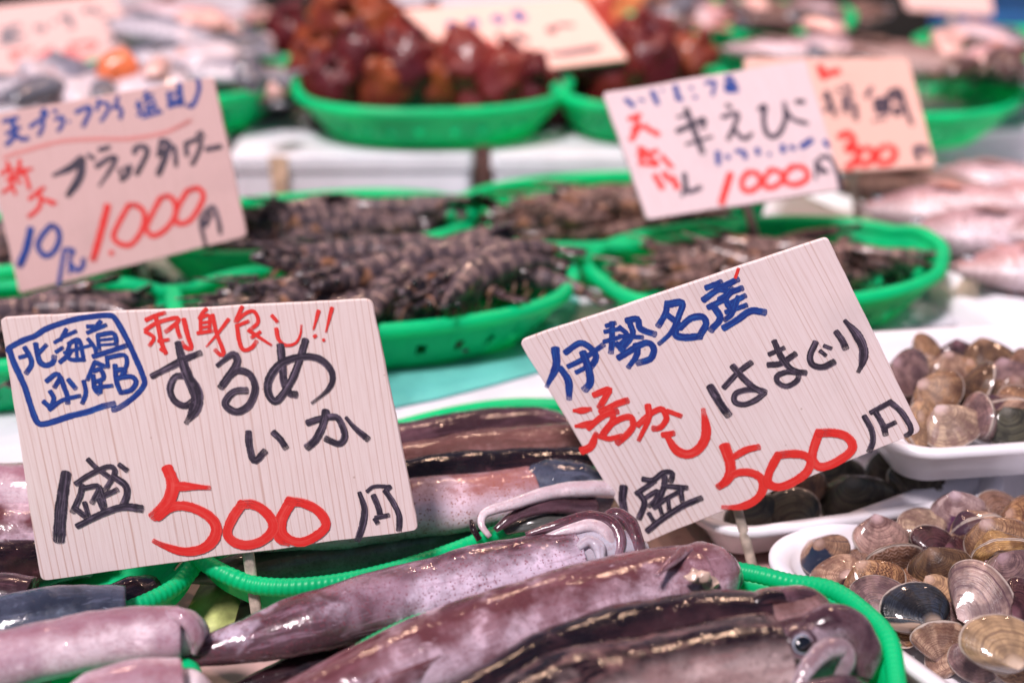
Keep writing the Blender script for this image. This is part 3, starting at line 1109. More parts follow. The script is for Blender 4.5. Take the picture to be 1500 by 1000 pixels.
# ------------------------------------------------------------------ green baskets
def basket(label, cx, cy, z0, h, a, b, yaw, rimr=.0045, twist=False, mat=None, base=.76, ex=2.35, group='green plastic baskets on the stall'):
    mat = mat or M_GREEN
    t = thing('basket', label, 'basket', (cx, cy, z0), group)
    cy_, sy_ = math.cos(math.radians(yaw)), math.sin(math.radians(yaw))
    def ring(k, z, n, ear=0):
        out = []
        for i in range(n):
            q = 2 * math.pi * i / n
            c, s = math.cos(q), math.sin(q)
            e = math.exp(-((1 - abs(c)) / .05) ** 2)
            x = a * k * math.copysign(abs(c) ** (2 / ex), c) * (1 + .03 * e * ear)
            y = b * k * math.copysign(abs(s) ** (2 / ex), s)
            out.append(Vector((cx + x * cy_ - y * sy_, cy + x * sy_ + y * cy_, z0 + z + .006 * e * ear)))
        return out
    n = 120
    rows = [(base, 0), (base + .03, .10), (base + .10, .34), (base + .165, .58), (.965, .85), (.985, 1)]
    rings = [ring(k, .001 + z * (h - .001), n, z) for k, z in rows]
    V, F = loft(rings, True, False)
    # pierced slots
    keep = []
    idx = 0
    for i in range(len(rows) - 1):
        for k in range(n):
            if i == 2 and k % 4 in (0,): pass
            else: keep.append(F[idx])
            idx += 1
    keep += F[idx:]
    solid(part('bowl', V, [f[::-1] for f in keep], mat, t), .0016)
    N = 900 if twist else 160
    pts = ring(1, h, N, 1)
    pts.append(pts[0])
    rp = (lambda A, d: 1 + .035 * math.sin(A + d * 2 * math.pi / .0034)) if twist else None
    Vr, Fr, Ur = sweep(pts, [rimr] * len(pts), 12, 1.05, ripple=rp, closed_end=False)
    part('rim', Vr, Fr, mat, t)
    return t
BK = {}
for key, label, p, z0, h, yaw in (
    ('D', 'green basket heaped with dark tiger prawns right behind the squid sign', (-.0985, .9634, .1416, .071), .043, .037, 12),
    ('E', 'green basket of prawns beside the pinkish 1000 sign, second row', (-.1606, 1.100, .1283, .070), .04, .045, 14),
    ('F', 'green basket of thin brown shrimp below the middle 1000 sign', (.078, 1.150, .1295, .090), .04, .04, 12),
    ('G', 'green basket of brown shrimp behind the tilted clam sign', (.1952, 1.026, .1371, .088), .04, .04, 14),
    ('H', 'green basket mostly hidden behind the upper left corner of the squid sign', (-.3458, .905, .1087, .072), .04, .04, 15),
    ('I', 'green basket mostly hidden behind the lower edge of the pinkish 1000 sign', (-.4076, 1.080, .1126, .065), .03, .045, 14),
    ('J', 'long green basket piled with red sea squirts on the white foam box', (-.0787, 1.391, .1313, .100), .086, .04, 3),
    ('K', 'green basket holding white fish slices beside the sea squirts', (-.3316, 1.442, .1019, .110), .086, .04, 0),
    ('L', 'short green basket between the sea squirt sign and the middle 1000 sign', (.125, 1.408, .085, .1), .086, .04, 3),
    ('M', 'green basket of sea squirts at the back left of the squirt sign', (-.1837, 1.617, .1297, .110), .086, .04, 0),
    ('N', 'green basket of pinkish fish at the back, right of the squirt sign', (.264, 1.659, .1249, .095), .086, .055, 0),
    ('O', 'green basket with a long brown fish behind the peach 300 sign', (.372, 1.442, .14, .105), .07, .04, -5),
    ('P', 'green basket of small pale fish at the far right edge', (.5611, 1.566, .1073, .1), .086, .04, 0)):
    BK[key] = (p, z0, h, yaw)
    basket(label, p[0], p[1], z0, h, p[2], p[3], yaw, .0054)
basket('green basket with a ropy rim under the squid behind the squid sign', -.056, .755, .001, .037, .142, .073, 38, .0048, True, base=.8)
basket('nearest green basket with a ropy rim full of squid at the front', .042, .541, .001, .044, .146, .098, 25, .0048, True, base=.8)
basket('green basket with a ropy rim under the squid at the left edge', -.2934, .661, .001, .033, .1172, .062, 12, .0048, True, base=.8)
basket('green basket below the frame edge at the front left under a pale squid', -.262, .535, .001, .036, .108, .055, 10, .0048, True, base=.8)

# ------------------------------------------------------------------ foam trays
def tray(label, cx, cy, z0, hx, hy, h, yaw, r=.03, tilt=0, name='foam_tray'):
    t = thing(name, label, 'tray', (cx, cy, z0), 'white foam trays of clams')
    R = Matrix.Rotation(math.radians(yaw), 4, 'Z') @ Matrix.Rotation(math.radians(tilt), 4, 'X')
    prof = [(-.030, .004, 0), (-.016, .0075, 0), (-.008, h - .004, 0), (-.002, h, 0), (.003, h, 0), (.0045, h - .0015, 0), (.004, h - .006, 0), (-.003, h - .0075, 0), (-.005, h - .012, 0), (-.012, .004, 0), (-.026, 0, 0)]
    rings = []
    for i, z, _ in prof:
        rings.append([R @ (v + Vector((0, 0, z))) + t.location for v in rrect(hx + i, hy + i, max(.004, r + i), 10)])
    V, F = loft(rings)
    part('shell', V, [f[::-1] for f in F], M_TRAY, t)
    return t
tray('white foam tray heaped with striped clams at the lower right corner', .2896, .662, .002, .112, .106, .028, 31)
tray('white foam tray of big dark clams under the tilted clam sign', .198, .795, .002, .098, .063, .03, 14)
tray('upper white foam tray of striped clams stacked over the dark clams', .316, .832, .040, .103, .084, .032, 8)
tray('white foam tray of dark clams half under the stacked tray at the right edge', .405, .845, .002, .085, .06, .03, 10)
tray('empty looking white foam tray corner at the right edge beyond the striped clams', .415, .735, .002, .082, .062, .034, 20)

# ------------------------------------------------------------------ clams
def m_clam(name, A, B, ring, umbo, zig=.0, zcol=(.06, .03, .03), sector=None, seccol=(.02, .03, .06), rings=26, rough=.26, seed=0):
    ring = tuple(x * .55 for x in ring)
    B = tuple(x * .72 for x in B)
    A = tuple(min(1, x * q) for x, q in zip(A, (1.16, 1.20, .98)))
    B = tuple(min(1, x * q) for x, q in zip(B, (.92, .90, .74)))
    t = NT(name)
    uv = t.sep(t.coord('UV'))
    c = t.coord()
    off = t.new('ShaderNodeVectorMath', operation='ADD')
    t.put(off.inputs[0], c); off.inputs[1].default_value = (seed, seed * .37, seed * 1.9)
    c = off.outputs[0]
    n = t.noise(c, 90, 4, .6)
    wob = t.math('MULTIPLY', t.math('SUBTRACT', n, .5), .10)
    k = t.math('ADD', uv[1], wob)
    rr = t.noise(t.comb(t.math('MULTIPLY', k, float(rings)), seed * 1.0, 0.0), 1.0, 4, .7)
    rf = t.noise(t.comb(t.math('MULTIPLY', k, 120.0), seed * 2.0, t.math('MULTIPLY', uv[0], 6.0)), 1.0, 2, .6)
    rad = t.noise(t.comb(t.math('MULTIPLY', uv[0], 16.0), t.math('MULTIPLY', k, 1.5), seed), 1.0, 3)
    col = t.mix(t.ramp(rad, .38, .62), A, B)
    col = t.mix(t.ramp(rr, .46, .60, 0, .9), col, ring)
    col = t.mix(t.ramp(rf, .52, .66, 0, .55), col, tuple(x * .45 for x in ring))
    col = t.mix(t.ramp(rf, .44, .34, 0, .3), col, tuple(min(1, x * 1.35 + .05) for x in A))
    gn = t.noise(c, 55, 4, .6)
    col = t.mix(t.ramp(gn, .5, .62, 0, .65), col, tuple(x * .7 for x in ring))
    if zig:
        ang = t.math('MULTIPLY', uv[0], 42.0)
        tri = t.math('PINGPONG', t.math('ADD', ang, t.math('MULTIPLY', n, 3.0)), 1.0)
        z = t.math('FRACT', t.math('ADD', t.math('MULTIPLY', k, 13.0), t.math('MULTIPLY', tri, .75)))
        zz = t.math('MULTIPLY', t.ramp(z, .5, .62), t.ramp(z, .86, .98, 1, 0))
        zz = t.math('MULTIPLY', zz, t.ramp(t.noise(c, 130, 3), .36, .56))
        col = t.mix(t.math('MULTIPLY', zz, zig), col, zcol)
    if sector:
        d = t.math('ABSOLUTE', t.math('SUBTRACT', t.math('ADD', uv[0], wob), sector[0]))
        s_ = t.ramp(d, sector[1] - .02, sector[1] + .02, 1, 0)
        if len(sector) > 2: s_ = t.math('MULTIPLY', s_, t.ramp(k, sector[2], sector[2] + .06))
        col = t.mix(s_, col, seccol)
    mg = t.noise(t.comb(t.math('MULTIPLY', uv[0], 5.0), seed * 1.0, 2.0), 1.0, 3)
    col = t.mix(t.math('MULTIPLY', t.ramp(k, .62, .9), t.ramp(mg, .48, .62, 0, .8)), col, tuple(x * .5 for x in ring))
    col = t.mix(t.ramp(k, .08, .30, .9, 0), col, umbo)
    col = t.mix(t.ramp(k, .965, .99, 0, .8), col, (.50, .42, .37))
    t.set(Base_Color=col, Roughness=rough, Specular_IOR_Level=.25, Coat_Weight=.8, Coat_Roughness=.07, Coat_IOR=1.36)
    h = t.math('ADD', t.math('MULTIPLY', t.math('SINE', t.math('MULTIPLY', k, 170.0)), .18), t.math('MULTIPLY', rr, 2.5))
    t.bump(t.math('ADD', h, t.math('MULTIPLY', rf, 1.5)), .32, .0005)
    return t.m
CLAM = {
 'tan_zig': m_clam('tan_zigzag_shell', (0.390, 0.218, 0.140), (0.328, 0.170, 0.112), (0.234, 0.109, 0.077), (0.484, 0.326, 0.294), .8, seed=1),
 'blue_tan': m_clam('tan_and_blue_black_shell', (0.406, 0.231, 0.175), (0.468, 0.299, 0.252), (0.281, 0.136, 0.112), (0.468, 0.306, 0.252), .3, sector=(.62, .17, .25), seed=2),
 'pale_pink': m_clam('pale_pink_shell', (0.452, 0.272, 0.280), (0.484, 0.320, 0.329), (0.257, 0.116, 0.119), (0.515, 0.354, 0.364), .35, seed=3),
 'brown_zig': m_clam('brown_zigzag_shell', (0.172, 0.082, 0.063), (0.234, 0.116, 0.084), (0.078, 0.034, 0.032), (0.312, 0.177, 0.154), .7, (0.390, 0.245, 0.196), seed=4),
 'netted': m_clam('netted_ochre_shell', (0.437, 0.231, 0.133), (0.374, 0.184, 0.105), (0.312, 0.136, 0.084), (0.468, 0.286, 0.210), 1.0, (0.055, 0.020, 0.014), rings=14, seed=5),
 'purple': m_clam('purple_ringed_shell', (0.281, 0.163, 0.189), (0.343, 0.211, 0.224), (0.156, 0.082, 0.105), (0.359, 0.231, 0.252), .15, seed=6, rings=34),
 'blue_black': m_clam('blue_black_shell', (0.027, 0.034, 0.063), (0.039, 0.041, 0.052), (0.012, 0.010, 0.017), (0.437, 0.326, 0.252), 0, sector=(.18, .12, .0), seccol=(0.390, 0.272, 0.210), seed=7),
 'olive': m_clam('olive_brown_shell', (0.156, 0.082, 0.049), (0.125, 0.068, 0.049), (0.070, 0.034, 0.028), (0.234, 0.136, 0.091), .25, seed=8),
 'maroon': m_clam('dark_maroon_shell', (0.070, 0.024, 0.035), (0.101, 0.037, 0.045), (0.031, 0.010, 0.017), (0.156, 0.068, 0.084), .2, seed=9),
 'cream': m_clam('cream_mauve_shell', (0.484, 0.340, 0.280), (0.390, 0.245, 0.252), (0.328, 0.184, 0.154), (0.562, 0.422, 0.406), .2, seed=10),
 'violet_dot': m_clam('pale_violet_shell', (0.484, 0.340, 0.392), (0.421, 0.272, 0.308), (0.281, 0.136, 0.154), (0.515, 0.374, 0.406), .0, sector=(.70, .05, .55), seccol=(0.094, 0.034, 0.084), seed=11),
 'banded': m_clam('cream_shell_with_dark_band', (0.468, 0.299, 0.252), (0.406, 0.238, 0.196), (0.281, 0.129, 0.105), (0.515, 0.354, 0.322), .3, sector=(.30, .09, .2), seccol=(0.047, 0.020, 0.035), seed=12),
 'yellow_black': m_clam('yellow_and_black_shell', (0.437, 0.252, 0.119), (0.374, 0.197, 0.091), (0.187, 0.082, 0.042), (0.468, 0.306, 0.210), .5, sector=(.66, .15, .1), seccol=(0.020, 0.014, 0.025), seed=13),
 'plain_tan': m_clam('plain_tan_shell', (0.499, 0.299, 0.203), (0.530, 0.333, 0.238), (0.390, 0.218, 0.154), (0.546, 0.374, 0.294), 0, seed=14),
 'mauve': m_clam('mauve_ringed_shell', (0.390, 0.252, 0.266), (0.452, 0.313, 0.315), (0.234, 0.122, 0.147), (0.515, 0.374, 0.364), 0, rings=18, seed=15),
 'beige': m_clam('beige_ringed_shell', (0.390, 0.252, 0.175), (0.452, 0.306, 0.217), (0.296, 0.177, 0.119), (0.577, 0.435, 0.336), 0, rings=18, seed=16),
 'black': m_clam('near_black_shell', (.075, .068, .055), (.13, .12, .095), (.045, .04, .036), (.14, .13, .11), .3, (.02, .02, .02), seed=17, rings=16),
 'grey_olive': m_clam('grey_olive_shell', (0.101, 0.085, 0.073), (0.070, 0.061, 0.052), (0.035, 0.029, 0.028), (0.265, 0.224, 0.196), 0, sector=(.45, .05, .3), seccol=(0.328, 0.258, 0.210), seed=18),
}
M_LIGAMENT = m_plain('dark_hinge', (.05, .03, .025), .5)

def valve(L, side):
    """half shell grown from its beak; hinge towards +y, opening plane z = 0"""
    nphi, nk = 56, 22
    Ht, D = L * .37, L * .235
    um = Vector((-L * .10, L * .29, 0))
    V, U, F = [], [], []
    for k in range(nk + 1):
        q = (k / nk) ** .8
        for i in range(nphi):
            a = 2 * math.pi * i / nphi
            c, s = math.cos(a), math.sin(a)
            ox = L * .5 * math.copysign(abs(c) ** .92, c)
            oy = Ht * (s if s < 0 else s * .88 * (1 - .12 * c))
            if s > 0: oy *= (.96 + .07 * math.exp(-((ox - um.x) / (L * .12)) ** 2))
            o = Vector((ox, oy, 0))
            p = um + (o - um) * q
            z = D * (1 - q ** 2.1) ** .72 * (.97 + .03 * s)
            z += .00018 * math.sin(q * 70) * (1 if 0 < k < nk else 0)
            V.append(Vector((p.x, p.y + (1 - q) ** 2 * L * .05, (z + .0002) * side)))
            U.append((i / nphi, q))
    for k in range(nk):
        for i in range(nphi):
            i2 = (i + 1) % nphi
            F.append((k * nphi + i, (k + 1) * nphi + i, (k + 1) * nphi + i2, k * nphi + i2))
    if side < 0: F = [f[::-1] for f in F]
    return V, F, U
_vm = {}
def clam(label, px, py, z, L, yaw, tilt, roll, look, group, gap=0, cat='clam'):
    p = P(px, py, z)
    t = thing('clam', label, cat, p, group)
    t.rotation_euler = (Matrix.Rotation(math.radians(tilt), 4, 'X') @ Matrix.Rotation(math.radians(roll), 4, 'Y') @ Matrix.Rotation(math.radians(yaw), 4, 'Z')).to_euler()
    for side in (1, -1):
        kk = (look, side)
        if kk not in _vm:
            V, F, U = valve(.04, side)
            _vm[kk] = make_mesh('valve', V, F, CLAM[look], U)
        o = link(bpy.data.objects.new('valve', _vm[kk]))
        o.parent = t
        o.scale = (L * .89 / .04,) * 3
        if gap: o.rotation_euler = (math.radians(-gap * side), 0, 0)
    V, F, U = ball((-L * .03, L * .262, 0), L * .034, 10, 6, 2.6, .6, .7)
    part('hinge', V, F, M_LIGAMENT, t, world=False)
    return t

def z1(x, y): return (1050 + x / 3.3333, 700 + y / 3.3333)
G1 = 'striped clams in the front foam tray'
for (x, y, z, L, yaw, tilt, roll, look, lab) in [
    (530, 368, .024, .036, 28, 58, 6, 'blue_tan', 'tan clam with a blue black lower side, leftmost in the front tray'),
    (582, 470, .022, .037, 205, 20, -18, 'banded', 'cream clam with a white zigzag hinge at the left rim of the front tray'),
    (800, 292, .028, .040, 10, 35, 10, 'pale_pink', 'pale pink clam with thin brown rings at the back left of the front tray'),
    (868, 392, .026, .041, 170, 112, 10, 'brown_zig', 'brown clam standing on edge with its pale seam up, behind the netted clam'),
    (770, 512, .026, .041, 22, 30, -8, 'netted', 'ochre clam covered in a dark net pattern, near the left rim'),
    (800, 590, .031, .040, 150, 32, -18, 'purple', 'purple grey ringed clam leaning over the netted ochre clam'),
    (965, 640, .033, .045, 196, 38, 6, 'blue_black', 'glossy blue black clam with a cream corner, near the front rim'),
    (1090, 442, .032, .042, 14, 52, -6, 'olive', 'olive brown smooth clam in the middle of the front tray'),
    (1060, 322, .030, .033, 160, 45, 6, 'maroon', 'dark maroon clam behind the olive brown one'),
    (1000, 232, .029, .037, 200, 28, 10, 'cream', 'cream and mauve clam with a white beak at the back of the front tray'),
    (1182, 168, .033, .041, 10, 48, 4, 'violet_dot', 'pale violet clam with dark purple spots, hindmost in the front tray'),
    (1265, 252, .035, .037, 24, 104, 10, 'banded', 'cream clam with one dark band, in front of the pale violet spotted clam'),
    (1395, 162, .032, .037, 150, 40, 4, 'brown_zig', 'brown ringed clam at the back right of the front tray'),
    (1365, 300, .037, .043, 20, 50, -8, 'tan_zig', 'tan clam with zigzag netting on the right of the front tray'),
    (1395, 372, .040, .040, 15, 100, 0, 'yellow_black', 'yellow and black clam below the tan zigzag clam'),
    (1085, 560, .024, .034, 40, 25, 5, 'plain_tan', 'plain tan clam peeking out behind the blue black clam'),
    (1285, 590, .042, .050, 118, 48, -22, 'mauve', 'large mauve ringed clam standing tall at the right of the front tray'),
    (1385, 812, .043, .047, 178, 42, 0, 'beige', 'round beige clam with a cream beak, nearest in the front tray'),
    (1090, 782, .024, .038, 168, 96, 4, 'banded', 'pinkish clam with a dark stripe at the front rim of the front tray'),
    (1440, 470, .043, .043, 30, 45, 6, 'purple', 'purple brown clam at the right edge behind the large mauve clam'),
    (1480, 210, .036, .040, 60, 45, 6, 'netted', 'tan striped clam at the right edge near the back of the front tray'),
    (1500, 640, .038, .040, 100, 40, 6, 'maroon', 'dark clam at the right edge beside the nearest beige clam'),
    (1180, 480, .020, .036, 60, 20, 0, 'olive', 'dark clam low down between the olive and the large mauve clams'),
    (1210, 700, .021, .036, 10, 25, 0, 'purple', 'purplish clam low down under the large mauve clam'),
    (960, 480, .016, .034, 50, 20, 0, 'maroon', 'dark clam low down between the netted and olive clams'),
    (1500, 900, .024, .040, 10, 30, 0, 'tan_zig', 'tan clam at the lower right corner of the picture'),
    (1290, 430, .022, .036, 40, 20, 0, 'brown_zig', 'brown clam low down under the yellow and black one'),
]:
    a, b = z1(x, y)
    clam(lab, a, b, z, L, yaw, tilt, roll, look, G1)
rf_ = random.Random(4)
for (x, y, z) in [(680, 430, .016), (720, 640, .018), (900, 540, .018), (1000, 520, .024), (1180, 380, .026), (1120, 250, .022), (1300, 340, .03), (1330, 480, .028), (1240, 500, .03), (880, 740, .016), (1130, 860, .016), (1250, 900, .018), (1440, 600, .034), (1040, 700, .018), (930, 300, .020)]:
    a, b = z1(x, y)
    clam('striped clam lying low among the heap in the front tray, mostly covered by others', a, b, z, rf_.uniform(.030, .036), rf_.uniform(0, 360), rf_.uniform(5, 70), rf_.uniform(-35, 35),
         rf_.choice(['tan_zig', 'brown_zig', 'purple', 'banded', 'netted', 'maroon', 'olive', 'pale_pink']), G1 + ', lying low')
def z2(x, y): return (1050 + x / 3.3333, 480 + y / 3.3333)
G2 = 'striped clams in the stacked upper tray'
for (x, y, z, L, yaw, tilt, roll, look, lab) in [
    (930, 212, .082, .042, 60, 40, 8, 'purple', 'purple brown clam beside the right edge of the tilted sign in the upper tray'),
    (1035, 130, .076, .036, 120, 45, 20, 'tan_zig', 'tan striped clam at the back of the upper tray by the sign'),
    (1150, 212, .076, .038, 10, 35, 8, 'banded', 'tan clam with a dark purple side in the middle of the upper tray'),
    (1078, 322, .081, .042, 45, 45, -12, 'tan_zig', 'round tan and mauve clam with glints in the upper tray'),
    (1150, 484, .077, .043, 20, 34, -10, 'cream', 'purple tan clam nearest to the front rim of the upper tray'),
    (1005, 470, .075, .042, 70, 40, 30, 'plain_tan', 'smooth tan clam pressed against the sign edge in the upper tray'),
    (1275, 432, .079, .044, 118, 20, -75, 'purple', 'grey purple clam standing on edge in the upper tray'),
    (1285, 285, .081, .038, 40, 10, -60, 'olive', 'thin brown clam standing edgeways behind the grey purple one'),
    (1400, 425, .077, .040, 35, 100, -10, 'banded', 'brown mauve clam with a dark patch on the right of the upper tray'),
    (1340, 162, .076, .046, 0, 8, 0, 'olive', 'flat brown clam with orange glints at the back of the upper tray'),
    (1450, 490, .074, .040, 20, 40, 0, 'black', 'black clam at the front right of the upper tray'),
    (1430, 262, .074, .044, 10, 35, 0, 'purple', 'greyish clam at the back right of the upper tray'),
    (1495, 210, .077, .038, 80, 40, 0, 'brown_zig', 'brown clam at the right edge of the upper tray'),
    (1190, 160, .072, .040, 0, 40, 0, 'maroon', 'dark clam lying low at the back of the upper tray'),
    (1200, 350, .068, .040, 30, 30, 0, 'maroon', 'dark clam lying low in the middle of the upper tray'),
    (1500, 390, .078, .040, 140, 40, 0, 'tan_zig', 'tan clam at the right edge of the upper tray'),
    (1330, 330, .069, .038, 60, 30, 0, 'cream', 'cream clam lying low on the right of the upper tray'),
]:
    a, b = z2(x, y)
    clam(lab, a, b, z, L, yaw, tilt, roll, look, G2)
for (x, y, z) in [(960, 330, .066), (1040, 240, .068), (1220, 240, .072), (1350, 260, .07), (1380, 330, .07), (1470, 330, .07), (1250, 160, .066), (1420, 200, .066), (1330, 500, .064), (1090, 420, .066)]:
    a, b = z2(x, y)
    clam('striped clam lying low among the heap in the upper tray, mostly covered by others', a, b, z, rf_.uniform(.032, .038), rf_.uniform(0, 360), rf_.uniform(5, 75), rf_.uniform(-35, 35),
         rf_.choice(['tan_zig', 'brown_zig', 'purple', 'banded', 'netted', 'maroon', 'olive']), G2 + ', lying low')
G3 = 'big dark clams in the tray under the sign'
for (x, y, z, L, yaw, tilt, roll, look, lab) in [
    (350, 912, .024, .046, 205, 62, -22, 'black', 'black clam with a pale edge behind the stick of the tilted sign'),
    (690, 842, .022, .056, 8, 64, 0, 'black', 'large near black clam lying under the stacked upper tray'),
    (985, 782, .026, .048, 150, 45, 0, 'grey_olive', 'grey olive clam with a shiny pale beak under the upper tray'),
    (190, 915, .022, .046, 20, 50, 0, 'black', 'dark clam left of the stick of the tilted sign'),
    (400, 790, .030, .042, 200, 50, 0, 'olive', 'brown clam at the bottom edge of the tilted sign'),
    (570, 735, .022, .048, 20, 40, 0, 'black', 'black clam deep in the shade under the upper tray'),
    (860, 700, .018, .044, 10, 30, 0, 'black', 'black clam at the back under the upper tray'),
]:
    a, b = z2(x, y)
    clam(lab, a, b, z, L, yaw, tilt, roll, look, G3)
a, b = z2(1345, 668)
clam('dark clam in the tray at the right edge below the upper tray', a, b, .024, .05, 5, 45, 0, 'black', 'dark clams in the right edge tray')
a, b = z2(1450, 676)
clam('second dark clam at the right picture edge below the upper tray', a, b, .024, .05, 15, 40, 0, 'grey_olive', 'dark clams in the right edge tray')

# ------------------------------------------------------------------ squid
SK = {
 'pale_dots': m_squid('pale_dotted_skin', (0.600, 0.494, 0.611), (0.066, 0.025, 0.032), (0.325, 0.203, 0.266), .17, .5, .9, (0.200, 0.050, 0.070), 22, 1, tail=.125),
 'mauve': m_squid('mauve_skin', (0.560, 0.415, 0.494), (0.106, 0.036, 0.043), (0.198, 0.083, 0.104), .22, .9, .5, (0.150, 0.050, 0.060), 24, 2),
 'dark': m_squid('black_maroon_skin', (0.120, 0.047, 0.058), (0.008, 0.005, 0.008), (0.036, 0.015, 0.019), .34, .45, .3, (0.020, 0.010, 0.010), 22, 3, .16),
 'dark_tan': m_squid('dark_backed_tan_skin', (0.540, 0.396, 0.389), (0.011, 0.006, 0.009), (0.234, 0.123, 0.123), .36, .26, .5, (0.050, 0.020, 0.020), 18, 4, .18),
 'pink_pale': m_squid('pale_pink_skin', (.66, .53, .58), (.30, .15, .19), (.40, .25, .31), .12, .7, .4, (.3, .10, .14), 20, 5, .22),
 'brown': m_squid('reddish_brown_skin', (.36, .22, .22), (.12, .055, .05), (.25, .12, .115), .30, .6, .4, (.1, .04, .03), 26, 6),
 'purple': m_squid('dark_purple_skin', (0.220, 0.129, 0.168), (0.040, 0.019, 0.025), (0.135, 0.066, 0.085), .28, .5, .3, (0.050, 0.020, 0.020), 24, 7),
 'rust_dots': m_squid('rust_dotted_pale_skin', (0.600, 0.475, 0.558), (0.299, 0.127, 0.123), (0.378, 0.228, 0.266), .2, .4, .95, (0.300, 0.100, 0.060), 18, 8),
 'grey_teal': m_squid('grey_green_skin', (.21, .24, .24), (.075, .075, .07), (.14, .15, .15), .3, .5, .5, (.05, .04, .04), 16, 9),
 'head': m_squid('mottled_head_skin', (0.340, 0.267, 0.316), (0.044, 0.020, 0.028), (0.153, 0.088, 0.104), .26, .7, .6, (0.060, 0.020, 0.030), 40, 13),
 'blue_grey': m_squid('blue_grey_skin', (.19, .23, .31), (.025, .03, .05), (.09, .10, .15), .3, .7, .2, (.03, .03, .05), 26, 10, streak=.9),
}
M_FLESH = m_squid('pale_flesh', (.66, .56, .60), (.5, .38, .42), (.55, .43, .47), .1, .4, .15, (.3, .14, .15), 24, 11)
M_FLESH2 = m_squid('bluish_flesh', (.50, .48, .56), (.36, .3, .36), (.44, .38, .44), .1, .4, .2, (.3, .14, .15), 24, 12)
M_FLESH3 = m_squid('grey_white_flesh', (.44, .38, .42), (.2, .13, .15), (.34, .26, .3), .2, .5, .5, (.2, .08, .09), 50, 14)
M_INNER = m_plain('cream_innards', (.50, .36, .29), .35, .3, 160, .3, 200, .5)
M_EYEW = m_plain('silver_eye', (.36, .40, .48), .15, .1, 200, coat=1)
M_EYEB = m_plain('black_pupil', (.006, .006, .01), .05, .1, 100, coat=1)

def sqtube(pts, r, seg=20, flat=1.0, rough=.0006, freq=70, seed=0, up=Vector((0, 0, 1)), n=40, roll=0):
    path, L = resample(cr(pts, 12), n)
    rr = []
    for i in range(n):
        f = i / (n - 1) * (len(r) - 1)
        j = min(int(f), len(r) - 2)
        q = f - j
        rr.append(r[j] * (1 - q) + r[j + 1] * q)
    return sweep(path, rr, seg, flat, roll, up, rough, freq, seed)

